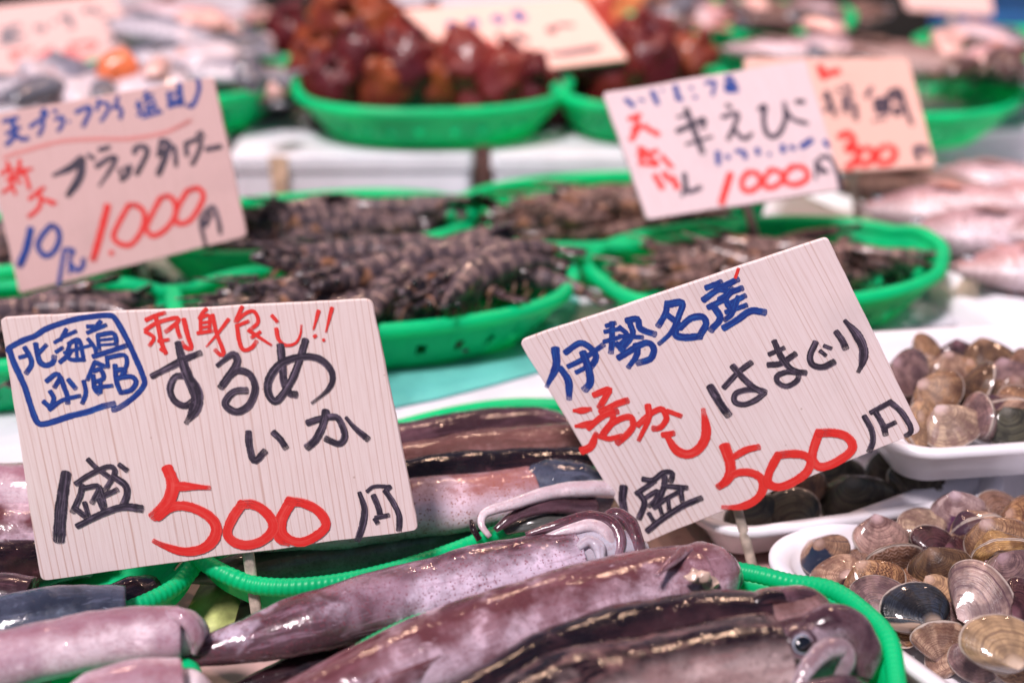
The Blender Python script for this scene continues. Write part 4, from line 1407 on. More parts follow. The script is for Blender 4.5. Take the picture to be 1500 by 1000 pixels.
def squid(label, pts, R, skin, seed=0, roll=0, fins=True, head=None, arms=(), flat=.82, eyes=(), inner=False, lip=True, headskin=None, group='raw squid laid in the baskets', tail=.42, endr=.96):
    pts = [P(*p) for p in pts]
    path, L = resample(cr(pts, 16), 64)
    c = sum(path, Vector()) / len(path)
    t = thing('squid', label, 'squid', (c.x, c.y, min(p.z for p in path) - R), group)
    rr = []
    for i in range(64):
        s = i / 63
        k = min(1, (s / tail)) ** .62 if s < tail else 1
        k *= 1 - (1 - endr) * max(0, (s - tail) / (1 - tail)) ** 2
        rr.append(max(.0006, R * k * (1 + .03 * math.sin(s * 9 + seed))))
    P2, R2 = list(path), rr
    if lip:                                  # the open end of the body: a rolled lip and a hollow behind it
        d = (path[-1] - path[-3]).normalized()
        e = R * endr
        for a_, b_ in ((.06, .985), (.085, .93), (.06, .86), (-.2, .80), (-.8, .74)):
            P2.append(path[-1] + d * R * a_)
            R2.append(e * b_)
    V, F, U = sweep(P2, R2, 40, flat, roll, Vector((0, -.25, 1)).normalized(), .0016, 38, seed)
    part('mantle', V, F, SK[skin], t, U)
    fr = frames(path, Vector((0, -.25, 1)).normalized())
    if fins:
        for sg in (1, -1):
            V, F, U = [], [], []
            ns, nw = 22, 6
            for i in range(ns + 1):
                s = .01 + .40 * i / ns
                j = min(63, int(s * 63))
                tt, sd_, uu = fr[j]
                w = R * 1.45 * math.sin(math.pi * min(1, (i / ns) ** .8)) ** .8
                for k in range(nw + 1):
                    q = k / nw
                    ang = math.radians(35 + 75 * q)
                    base = path[j] + (sd_ * sg * math.sin(math.radians(40)) + uu * math.cos(math.radians(40)) * flat) * rr[j] * .97
                    v = base + (sd_ * sg * math.cos(math.radians(30 + 40 * q)) - uu * math.sin(math.radians(30 + 40 * q))) * w * q
                    v += uu * noise.noise(v * 60 + Vector((seed, 0, 0))) * .0025 * q
                    V.append(v)
                    U.append((.1 + .3 * q, s * L))
            for i in range(ns):
                for k in range(nw):
                    a = i * (nw + 1) + k
                    F.append((a, a + 1, a + nw + 2, a + nw + 1))
            solid(part('fin', V, F, SK[skin], t, U), .0012)
    hs = headskin or skin
    if head:
        hp = [P(*h[:3]) for h in head]
        V, F, U = sqtube(hp, [h[3] for h in head], 28, .95, .0014, 55, seed + 3, Vector((0, -.25, 1)).normalized(), 36, roll)
        hd = part('head', V, F, SK[hs] if hs in SK else hs, t, U)
    for (x, y, z, r, nrm) in eyes:
        cpt = P(x, y, z)
        n_ = Vector(nrm).normalized()
        V, F, U = ball((0, 0, 0), r, 20, 12, 1, 1, .62)
        q = n_.to_track_quat('Z', 'Y')
        e = part('eye', [q @ v + cpt for v in V], F, M_EYEW, t)
        V, F, U = ball((0, 0, 0), r * .78, 16, 10, 1, .85, .45)
        part('pupil', [q @ (v + Vector((0, 0, r * .42))) + cpt for v in V], F, M_EYEB, e)
        V, F = [], []
        ringp = [q @ Vector((math.cos(a) * r * 1.08, math.sin(a) * r * 1.0, r * .12)) + cpt for a in [i * math.pi / 16 for i in range(33)]]
        V, F, U = sweep(ringp, [r * .34] * 33, 8, 1, closed_end=False)
        part('eyelid', V, F, SK[hs] if hs in SK else M_FLESH, e, U)
    for arm in arms:
        m_, ps = arm[0], arm[1]
        up_ = Vector(arm[2]) if len(arm) > 2 and arm[2] else Vector((0, -.4, 1))
        V, F, U = sqtube([P(*p[:3]) for p in ps], [p[3] for p in ps], 16, .85, .0006, 90, seed + len(ps), up_.normalized(), 44)
        ao = part('arm', V, F, m_ if not isinstance(m_, str) else SK[m_], t, U)
        if len(arm) > 3:                     # two rows of suckers along the near side
            ap, _ = resample(cr([P(*p[:3]) for p in ps], 12), 30)
            gs = []
            for q in range(2, 29):
                f = q / 29 * (len(ps) - 1)
                j = min(int(f), len(ps) - 2)
                ra = ps[j][3] * (1 - f + j) + ps[j + 1][3] * (f - j)
                for w_ in (-.15, -.75):
                    d_ = Vector((0, -.85, w_ + .2)).normalized()
                    gs.append(ball(ap[q] + d_ * ra * .95 + Vector((.0012 * (w_ < -.5), 0, 0)), ra * .17, 8, 5))
            V, F, U = join(*gs)
            part('suckers', V, F, M_FLESH, ao)
    if inner:
        for (x, y, z, r) in inner:
            V, F, U = ball(P(x, y, z), r, 18, 12, 1.3, .9, .8)
            V = [v + Vector((0, 0, 1)) * noise.noise(v * 260) * r * .9 for v in V]
            part('innards', V, F, M_INNER, t)
    return t

# front basket
squid('pale dotted squid with its tail pointing left, hindmost in the front basket',
      [(236, 966, .040), (330, 946, .042), (470, 908, .046), (640, 862, .050), (760, 833, .052), (842, 812, .054)], .0182, 'pale_dots', 1, roll=.35, fins=False, tail=.36,
      head=[(826, 815, .054, .012), (862, 806, .055, .014), (905, 806, .052, .013), (935, 815, .045, .010)], headskin=M_FLESH2,
      arms=[('pale_dots', [(770, 783, .066, .0015), (815, 769, .070, .003), (860, 757, .072, .0036), (893, 764, .069, .0036), (908, 790, .063, .0034), (902, 825, .054, .003)]),
            (M_FLESH, [(800, 785, .066, .0015), (838, 774, .069, .003), (868, 769, .070, .0034), (888, 780, .067, .0034), (894, 802, .060, .003), (886, 825, .054, .002)]),
            ('pale_dots', [(872, 764, .066, .002), (900, 752, .068, .0036), (921, 764, .066, .004), (933, 792, .060, .0038), (938, 830, .048, .003)]),
            (M_FLESH2, [(846, 802, .064, .002), (862, 792, .066, .0034), (876, 800, .064, .0034), (880, 822, .058, .002)])])
squid('mauve squid with a torn open end showing cream innards, in the front basket',
      [(340, 1062, .044), (450, 1024, .048), (560, 983, .052), (690, 935, .056), (850, 884, .058), (940, 859, .058), (1022, 846, .057)], .0215, 'mauve', 2, roll=.2, tail=.38,
      head=[(1000, 850, .055, .016), (1030, 845, .056, .0195), (1050, 850, .050, .0175), (1066, 865, .044, .012)], headskin='mauve',
      inner=[(1026, 844, .0715, .0042), (1040, 853, .065, .004), (1012, 845, .0738, .003)],
      arms=[('mauve', [(962, 842, .0785, .0012), (985, 822, .0775, .0022), (1006, 806, .0735, .003), (1030, 812, .068, .003), (1050, 835, .062, .002)])])
squid('black maroon squid lying between two others in the front basket',
      [(560, 1080, .046), (700, 1018, .052), (850, 955, .058), (930, 927, .061), (1030, 911, .062), (1090, 910, .062), (1120, 912, .061)], .0168, 'dark', 3, roll=.5, fins=False, flat=.8,
      head=[(1100, 905, .060, .012), (1135, 896, .062, .0132), (1178, 894, .060, .0128), (1206, 902, .054, .009)], headskin='brown',
      arms=[('purple', [(1120, 884, .071, .003), (1155, 873, .072, .0048), (1192, 878, .067, .0048), (1206, 892, .06, .003)]),
            ('dark', [(1100, 886, .072, .003), (1128, 874, .074, .0042), (1162, 880, .070, .0036)])])
squid('dark backed tan squid with a shiny eye, nearest in the front basket',
      [(600, 1132, .046), (750, 1064, .050), (880, 1020, .053), (980, 994, .054), (1060, 977, .054), (1132, 968, .053)], .0262, 'dark_tan', 4, roll=.75, fins=False, endr=.98,
      head=[(1105, 972, .050, .016), (1142, 964, .050, .0185), (1182, 954, .049, .0185), (1220, 946, .046, .015), (1246, 952, .042, .010)], headskin='head',
      eyes=[(1173, 944, .0655, .0060, (.25, -.75, .65))],
      arms=[('head', [(1180, 920, .062, .007), (1222, 911, .063, .0098), (1250, 926, .058, .0102), (1264, 954, .050, .0094), (1258, 990, .040, .007)]),
            (M_FLESH3, [(1166, 1005, .058, .003), (1184, 976, .064, .0044), (1208, 952, .066, .005), (1232, 948, .064, .0052), (1240, 968, .058, .0046), (1230, 992, .050, .0035)]),
            ('head', [(1140, 1024, .056, .004), (1190, 1014, .058, .006), (1240, 1003, .054, .0055), (1270, 1010, .046, .004)])])
# dark squid added underneath so the gaps between the others turn dark
squid('dark squid added underneath to darken the gap between the pale dotted and the mauve squid', [(330, 1012, .022), (460, 972, .024), (620, 924, .025), (780, 884, .025), (900, 858, .025)], .0150, 'dark', 21, fins=False)
squid('purple squid added underneath to darken the gaps by the black maroon squid', [(480, 1060, .024), (640, 1010, .026), (820, 960, .026), (960, 925, .026)], .0150, 'purple', 22, fins=False)
# front left
squid('pale pink squid with a folded open end at the lower left, out of focus',
      [(-260, 1075, .045), (-120, 1010, .050), (40, 960, .054), (160, 936, .055), (262, 928, .053)], .0168, 'pink_pale', 5, roll=.3, fins=False, endr=.88,
      head=[(235, 930, .05, .009), (264, 927, .050, .0135), (280, 932, .046, .0115), (290, 946, .040, .007)], headskin=M_FLESH,
      arms=[('pink_pale', [(238, 898, .064, .002), (262, 900, .066, .0036), (280, 914, .062, .004), (288, 936, .054, .004), (284, 956, .046, .002)])])
squid('white squid arm end at the very bottom left of the picture',
      [(60, 1075, .048), (130, 1030, .052), (200, 1006, .053), (262, 1002, .050)], .0145, 'pink_pale', 6, fins=False,
      head=[(245, 1004, .048, .009), (280, 1010, .044, .010), (300, 1030, .036, .007)], headskin=M_FLESH)
# left basket
squid('pale mauve squid topmost in the left basket behind the squid sign', [(-260, 720, .045), (-120, 712, .048), (40, 715, .048), (170, 722, .046)], .0165, 'pink_pale', 7, fins=False)
squid('mauve squid second from the top in the left basket', [(-260, 775, .036), (-120, 768, .038), (20, 776, .036), (140, 778, .032)], .0175, 'mauve', 8, fins=False)
squid('dark purple squid with a blue sheen in the left basket', [(-250, 850, .030), (-100, 838, .030), (20, 828, .026), (120, 812, .018)], .0175, 'dark', 9, fins=False)
squid('small purplish squid head poking out at the left edge', [(-190, 890, .036), (-70, 878, .038), (0, 870, .038), (42, 876, .036)], .0135, 'purple', 10, fins=False)
squid('blue grey translucent squid with dark stripes under the left corner of the sign', [(-120, 932, .036), (0, 914, .040), (90, 893, .043), (185, 884, .042)], .0165, 'blue_grey', 11, fins=False, lip=False, endr=.62, flat=.72,
      head=[(165, 882, .032, .009), (195, 874, .032, .012), (222, 868, .028, .010)], headskin='dark')
squid('dark squid lowest in the left basket', [(-150, 915, .03), (-40, 905, .034), (60, 905, .034)], .014, 'dark', 18, fins=False)
# basket behind the sign
squid('dark purple squid hindmost in the basket to the right of the squid sign', [(330, 690, .052), (460, 672, .056), (600, 648, .058), (720, 626, .058), (800, 622, .054), (852, 640, .046)], .0165, 'purple', 12, roll=-.15, fins=False, tail=.3, endr=.55, lip=False)
squid('reddish brown squid second from the back, right of the squid sign', [(320, 712, .05), (480, 695, .053), (620, 672, .055), (760, 654, .055), (860, 648, .053)], .0138, 'brown', 13, fins=False)
squid('black squid in the middle of the basket right of the squid sign', [(320, 742, .048), (480, 722, .052), (620, 698, .054), (760, 684, .054), (860, 682, .05)], .0132, 'dark', 14, fins=False)
squid('rust dotted pink squid with a pale curled arm, right of the squid sign', [(300, 800, .040), (450, 770, .044), (590, 746, .046), (700, 732, .047), (775, 720, .046)], .0186, 'rust_dots', 15, roll=.1, fins=False,
      head=[(755, 722, .046, .013), (800, 712, .047, .0165), (850, 712, .044, .016), (890, 725, .036, .012)], headskin='blue_grey',
      arms=[(M_FLESH, [(718, 786, .048, .0014), (705, 768, .053, .0028), (712, 750, .057, .0038), (750, 738, .059, .0046), (800, 723, .060, .0052), (850, 716, .058, .0056), (915, 716, .050, .0056)]),
            ('purple', [(725, 776, .046, .002), (760, 752, .052, .004), (810, 740, .053, .0055), (870, 742, .046, .006)]),
            ('grey_teal', [(735, 776, .040, .003), (790, 765, .044, .005), (850, 760, .040, .006)]),
            ('dark', [(690, 762, .052, .0012), (694, 776, .050, .0018), (702, 790, .045, .002)])])
squid('grey green squid in the shade right under the squid sign', [(250, 850, .020), (360, 832, .021), (500, 806, .022), (640, 784, .022), (770, 765, .022)], .0165, 'grey_teal', 16, fins=False)

# a torn scrap of yellow green leaf paper under the sign's stick
M_SCRAP = m_plain('yellow_green_scrap', (.42, .46, .16), .6, .5, 45, .3, 120)
o = part('packing_sheet', [P(298, 848, .010), P(330, 850, .016), P(352, 880, .012), P(336, 940, .003), P(300, 950, .003), P(270, 900, .004)], [(0, 1, 2, 3, 4, 5)], M_SCRAP)
solid(o, .0006)
tag(o, 'yellow green stained packing sheet under the stick of the squid sign', 'packing sheet')

# ------------------------------------------------------------------ prawns
def m_prawn(name, A, B, stripe, seed):
    t = NT(name)
    uv = t.sep(t.coord('UV'))
    c = t.coord()
    info = t.new('ShaderNodeObjectInfo')
    n = t.noise(c, 160, 4, .6)
    s = t.math('FRACT', t.math('ADD', t.math('MULTIPLY', uv[1], 88.0), t.math('MULTIPLY', n, .35)))
    b = t.math('MULTIPLY', t.ramp(s, .25, .40), t.ramp(s, .80, .95, 1, 0))
    lt = t.math('MULTIPLY', t.ramp(s, .90, .96), t.ramp(n, .35, .6))
    col = t.mix(t.ramp(n, .35, .7), A, B)
    col = t.mix(t.math('MULTIPLY', b, t.ramp(t.noise(c, 55, 2), .35, .65, .2, .9)), col, stripe)
    col = t.mix(t.math('MULTIPLY', lt, .8), col, (.46, .30, .23))
    col = t.mix(t.ramp(t.noise(c, 60, 2), .60, .72, 0, .5), col, (.42, .19, .09))
    col = t.mix(t.ramp(uv[0], .62, .95, 0, .5), col, tuple(min(1, x * 1.5 + .06) for x in A))
    t.set(Base_Color=col, Roughness=.3, Specular_IOR_Level=.25, Coat_Weight=.6, Coat_Roughness=.08, Coat_IOR=1.34)
    t.bump(n, .2, .001)
    return t.m
PR = {'tiger': m_prawn('tiger_prawn_shell', (.075, .055, .066), (.17, .115, .12), (.012, .010, .014), 1),
      'brown': m_prawn('brown_shrimp_shell', (.15, .088, .08), (.25, .155, .14), (.055, .033, .033), 2)}
M_PTAIL = m_plain('dark_tail_fan', (.05, .03, .035), .25, .3, 200, coat=.5)
M_PLEG = m_plain('prawn_legs', (.26, .13, .09), .4, .3, 200)
M_PEYE = m_plain('prawn_eye', (.01, .01, .012), .1)

def prawn_proto(look, L=.1, fat=1.0, bend=.35):
    t = thing('prawn', 'x', 'prawn', (0, 0, 0))
    q = L / .1
    body = []
    for i in range(9):
        s = i / 8
        a = bend * (s ** 1.4) * 1.7
        body.append(Vector(((.018 - .062 * s) * q, .020 * q * bend * s * s * 2.2, (.009 + .006 * math.sin(s * 3.0) - .005 * s) * q)))
    path, Ln = resample(cr(body, 6), 60)
    rr = []
    for i in range(60):
        s = i / 59
        r = (.0092 - .0058 * s ** 1.3) * q * fat
        r *= 1 + .09 * ((s * 6) % 1) - .04
        rr.append(r)
    V, F, U = sweep(path, rr, 14, 1.12)
    part('abdomen', V, F, PR[look], t, U, world=False)
    cp, _ = resample(cr([Vector((.060, 0, .0125)) * q, Vector((.050, 0, .0115)) * q, Vector((.036, 0, .0102)) * q, Vector((.016, 0, .009)) * q], 8), 26)
    V, F, U = sweep(cp, [(.0011 + .0094 * min(1, (i / 25) ** .6)) * q * fat for i in range(26)], 14, 1.1)
    g2 = sweep(resample([Vector((.046, 0, .019)) * q, Vector((.074, 0, .0205)) * q], 8)[0], [.0016 * q * (1 - i / 8) + .0003 for i in range(8)], 6)
    part('carapace', *join((V, F, U), g2)[:2], PR[look], t, join((V, F, U), g2)[2], world=False)
    e = path[-1]
    d = (path[-1] - path[-4]).normalized()
    sdv = d.cross(Vector((0, 0, 1))).normalized()
    V, F = [], []
    for a in (-38, -16, 8, 34):
        R = Matrix.Rotation(math.radians(a), 3, 'Z')
        dd = R @ d
        ss = dd.cross(Vector((0, 0, 1))).normalized()
        b = len(V)
        for k in range(7):
            f = k / 6
            w = .0042 * q * math.sin(math.pi * (.12 + .8 * f))
            for m in (-1, 0, 1):
                V.append(e + dd * f * .021 * q + ss * w * m + Vector((0, 0, .0015 * (1 - abs(m)) + a * .00003)))
        for k in range(6):
            for m in range(2):
                i = b + k * 3 + m
                F.append((i, i + 1, i + 4, i + 3))
    solid(part('tail_fan', V, F, M_PTAIL, t, world=False), .0006)
    gs = []
    for k in range(8):
        x = (.045 - .010 * k) * q
        for sg in (1, -1):
            gs.append(sweep([Vector((x, sg * .004 * q, .006 * q)), Vector((x + .004 * q, sg * .010 * q, .003 * q)), Vector((x + .009 * q, sg * .013 * q, -.002 * q))], [.0009 * q, .0008 * q, .0004 * q], 5))
    part('legs', *join(*gs)[:2], M_PLEG, t, world=False)
    for sg in (1, -1):
        V, F, U = ball(Vector((.052, sg * .0062, .0145)) * q, .0022 * q, 8, 6)
        part('eye', V, F, M_PEYE, t, world=False)
    return t
protos = {('tiger', 0): prawn_proto('tiger', .112, .98, .5), ('tiger', 1): prawn_proto('tiger', .106, 1.0, .2),
          ('brown', 0): prawn_proto('brown', .085, .85, .55), ('brown', 1): prawn_proto('brown', .09, .8, .2)}
used = set()
def heap(key, look, n, label, group, heading, spread, top, seed, sc_=1.0, fa=.92, fb=.74, sx=.006, skew=0):
    (cx, cy, a, b), z0, h, yaw = BK[key]
    r = random.Random(seed)
    cyw, syw = math.cos(math.radians(yaw)), math.sin(math.radians(yaw))
    for i in range(n):
        # sunflower spread, outermost low, middle high
        f = (i + .5) / n
        rad = math.sqrt(f) * .74
        th = i * 2.39996 + r.uniform(-.4, .4)
        x, y = rad * math.cos(th) * a * fa + sx, rad * math.sin(th) * b * fb
        z = z0 + .014 + top * (1 - rad ** 2) * r.uniform(.7, 1.1)
        z -= skew * top * (1 - rad ** 2) * (.5 - .5 * x / (a * fa))
        pr = protos[(look, i % 2)]
        if (look, i % 2) in used: t = copy_tree(pr)
        else:
            t = pr
            used.add((look, i % 2))
        t.location = (cx + x * cyw - y * syw, cy + x * syw + y * cyw, z)
        t.scale = (sc_ * r.uniform(.88, 1.08),) * 3
        t.rotation_euler = (r.uniform(-.9, .9), r.uniform(-.22, .22), math.radians(heading + r.uniform(-spread, spread)))
        t['label'] = label
        t['group'] = group
heap('D', 'tiger', 36, 'dark banded tiger prawn heaped in the basket right behind the squid sign', 'tiger prawns behind the squid sign', 217, 36, .058, 11, 1.12, .84, .74, .012, .9)
heap('E', 'tiger', 30, 'dark prawn lying in the second row basket beside the pinkish 1000 sign', 'prawns beside the pinkish sign', 207, 24, .030, 12, 1.05, .9, .45, .012)
heap('F', 'brown', 34, 'thin brown shrimp in the basket just below the middle 1000 sign', 'shrimp below the middle sign', 205, 45, .024, 13, 1.1, .8, .45)
heap('G', 'brown', 42, 'brown shrimp in the basket right behind the tilted clam sign', 'shrimp behind the tilted clam sign', 200, 60, .026, 14, 1.1, .86, .6)
heap('H', 'tiger', 20, 'dark prawn in the basket behind the upper left corner of the squid sign', 'prawns at the left edge', 210, 40, .022, 15)
heap('I', 'tiger', 18, 'dark prawn in the basket behind the pinkish 1000 sign at the left edge', 'prawns behind the pinkish sign', 200, 40, .03, 16)
tag(solid(part('drip_paper', [P(872, 420, .058), P(905, 445, .052), P(935, 448, .052), P(925, 395, .055), P(888, 392, .062)], [(0, 1, 2, 3, 4)], M_FOAM, smooth=False), .0012),
    'white absorbent paper showing at the left end of the brown shrimp basket', 'paper')

# ------------------------------------------------------------------ sea squirts
def m_squirt(name, A, B, D, seed):
    t = NT(name)
    c = t.coord()
    n = t.noise(c, 38 + seed, 4, .6)
    z = t.sep(c)[2]
    f = t.math('ADD', t.math('MULTIPLY', z, 11.0), t.math('MULTIPLY', t.math('SUBTRACT', n, .5), 1.6))
    col = t.mix(t.ramp(f, -.2, .75), A, B)
    col = t.mix(t.ramp(t.noise(c, 150, 3), .55, .75, 0, .6), col, D)
    t.set(Base_Color=col, Roughness=.4, Specular_IOR_Level=.25, Coat_Weight=.4, Coat_Roughness=.12, Coat_IOR=1.34)
    t.bump(t.noise(c, 120, 4, .6), .6, .003)
    return t.m
SQ = [m_squirt('maroon_tunic', (.075, .005, .012), (.12, .011, .010), (.03, .002, .005), 1),
      m_squirt('orange_red_tunic', (.10, .007, .010), (.33, .075, .018), (.05, .004, .005), 2),
      m_squirt('brick_tunic', (.13, .010, .012), (.20, .03, .017), (.05, .005, .006), 3),
      m_squirt('yellow_red_tunic', (.45, .06, .04), (.62, .30, .09), (.3, .03, .02), 4)]
def squirt_mesh(seed, mat):
    V, F, U = ball((0, 0, 0), .034, 40, 26, 1, .92, 1.22)
    o = []
    cells = [Vector((random.Random(seed * 50 + i).gauss(0, 1), random.Random(seed * 70 + i).gauss(0, 1), random.Random(seed * 90 + i).gauss(0, 1))).normalized() for i in range(34)]
    for v in V:
        d = v.normalized()
        k = 0
        for c in cells:
            dd = (d - c).length
            k += math.exp(-(dd / .16) ** 2)
        o.append(v * (1 + .17 * min(1.2, k) + .09 * noise.noise(v * 45 + Vector((seed, 0, 0)))))
    return make_mesh('tunic', o, F, mat, U)
def siphon_mesh(mat):
    V, F, U = sweep([Vector((0, 0, -.006)), Vector((0, 0, .004)), Vector((0, 0, .010)), Vector((0, 0, .0105)), Vector((0, 0, .004))], [.011, .009, .0075, .004, .003], 14, up=Vector((0, 1, 0)))
    return make_mesh('siphon', V, F, mat, U)
sq_m = [[squirt_mesh(s * 3 + k, SQ[s]) for k in range(2)] for s in range(4)]
sq_s = [siphon_mesh(SQ[s]) for s in range(4)]
def squirt(label, px, py, z, kind, s=1.0, group='sea squirts piled in the back baskets', seed=0):
    t = thing('sea_squirt', label, 'sea squirt', P(px, py, z - .017), group)
    r = random.Random(seed)
    t.rotation_euler = (r.uniform(-.5, .5), r.uniform(-.5, .5), r.uniform(0, 6.2))
    t.scale = (s,) * 3
    o = link(bpy.data.objects.new('tunic', sq_m[kind][seed % 2])); o.parent = t
    for a in (-.38, .38):
        q = link(bpy.data.objects.new('siphon', sq_s[kind])); q.parent = t
        q.location = (math.sin(a) * .038, 0, math.cos(a) * .040)
        q.rotation_euler = (0, a, 0)
for i, (x, y, z, k, s, lab) in enumerate([
    (492, 138, .135, 0, .98, 'maroon sea squirt at the left front of the long squirt basket'),
    (562, 136, .135, 1, 1.02, 'orange topped sea squirt second from the left in the long squirt basket'),
    (640, 130, .135, 1, 1.0, 'orange red sea squirt in the middle of the long squirt basket'),
    (706, 140, .132, 2, .82, 'small brick red sea squirt right of the middle of the long squirt basket'),
    (772, 134, .135, 0, 1.08, 'large maroon sea squirt at the right end of the long squirt basket'),
    (528, 92, .165, 0, .85, 'maroon sea squirt on top at the left of the long squirt basket'),
    (600, 105, .155, 0, .9, 'dark sea squirt behind the orange ones in the long squirt basket'),
    (690, 98, .160, 2, .9, 'brick red sea squirt just under the squirt sign'),
    (735, 118, .150, 2, .85, 'brick red sea squirt behind the large maroon one in the long squirt basket'),
    (806, 142, .13, 0, .8, 'small maroon sea squirt at the far right end of the long squirt basket'),
    (462, 112, .145, 1, .85, 'orange sea squirt behind the left end of the long squirt basket'),
    (420, 62, .140, 0, 1.0, 'maroon sea squirt at the left end of the back squirt basket'),
    (462, 84, .130, 1, .9, 'orange sea squirt low at the left of the back squirt basket'),
    (500, 42, .165, 1, 1.15, 'large orange brown sea squirt at the back'),
    (560, 50, .160, 1, 1.05, 'orange sea squirt at the back beside the squirt sign'),
    (575, 84, .14, 2, .95, 'brick sea squirt between the two squirt baskets'),
    (618, 62, .150, 0, 1.0, 'dark maroon sea squirt behind the left edge of the squirt sign'),
    (896, 118, .142, 2, 1.05, 'brick red sea squirt right of the squirt sign stick'),
    (950, 106, .145, 0, 1.05, 'dark red sea squirt right of the squirt sign'),
    (1012, 100, .142, 1, .85, 'orange sea squirt tip above the middle 1000 sign'),
    (935, 74, .15, 2, 1.0, 'red sea squirt at the right corner of the squirt sign'),
    (890, 14, .16, 3, 1.25, 'yellow orange sea squirt at the top right of the squirt sign'),
    (932, 34, .15, 3, .9, 'red and yellow sea squirt below the yellow orange one'),
    (850, 128, .125, 0, .9, 'maroon sea squirt behind the stick of the squirt sign')]):
    squirt(lab, x, y, z, k, s, seed=i * 7 + 3)

# ------------------------------------------------------------------ fish
def m_fish(name, back, side, belly, seed, scale=260):
    t = NT(name)
    c = t.coord()
    uv = t.sep(t.coord('UV'))
    n = t.noise(c, 40, 4, .6)
    e = t.math('ADD', uv[0], t.math('MULTIPLY', t.math('SUBTRACT', n, .5), .25))
    col = t.mix(t.ramp(e, .12, .40), back, side)
    col = t.mix(t.ramp(e, .52, .78), col, belly)
    hd = t.ramp(t.math('ADD', uv[1], t.math('MULTIPLY', t.math('SUBTRACT', n, .5), .03)), .03, .05, .45, 0)
    col = t.mix(hd, col, tuple(x * .75 for x in back))
    v = t.voro(c, scale)
    col = t.mix(t.ramp(v['Distance'], .3, .6, 0, .35), col, tuple(x * .5 for x in back))
    t.set(Base_Color=col, Roughness=.42, Metallic=.0, Coat_Weight=.15, Coat_Roughness=.15)
    t.bump(v['Distance'], .25, .001)
    return t.m
FI = {'pink': m_fish('pink_bream_skin', (.30, .12, .11), (.60, .36, .38), (.74, .62, .66), 1),
      'silver': m_fish('silver_fish_skin', (.05, .055, .08), (.22, .22, .29), (.58, .54, .61), 2),
      'brown': m_fish('brown_fish_skin', (.14, .075, .06), (.24, .14, .12), (.40, .28, .27), 3),
      'mottled': m_fish('mottled_pink_fish_skin', (.20, .11, .11), (.50, .32, .35), (.70, .56, .62), 4)}
FINM = {'pink': m_plain('pink_fin', (.52, .24, .20), .4, .2, 90), 'silver': m_plain('grey_fin', (.2, .2, .24), .4, .2, 90),
        'brown': m_plain('brown_fin', (.14, .08, .06), .4, .2, 90), 'mottled': m_plain('mottled_fin', (.34, .2, .2), .4, .2, 90)}
_fm = {}
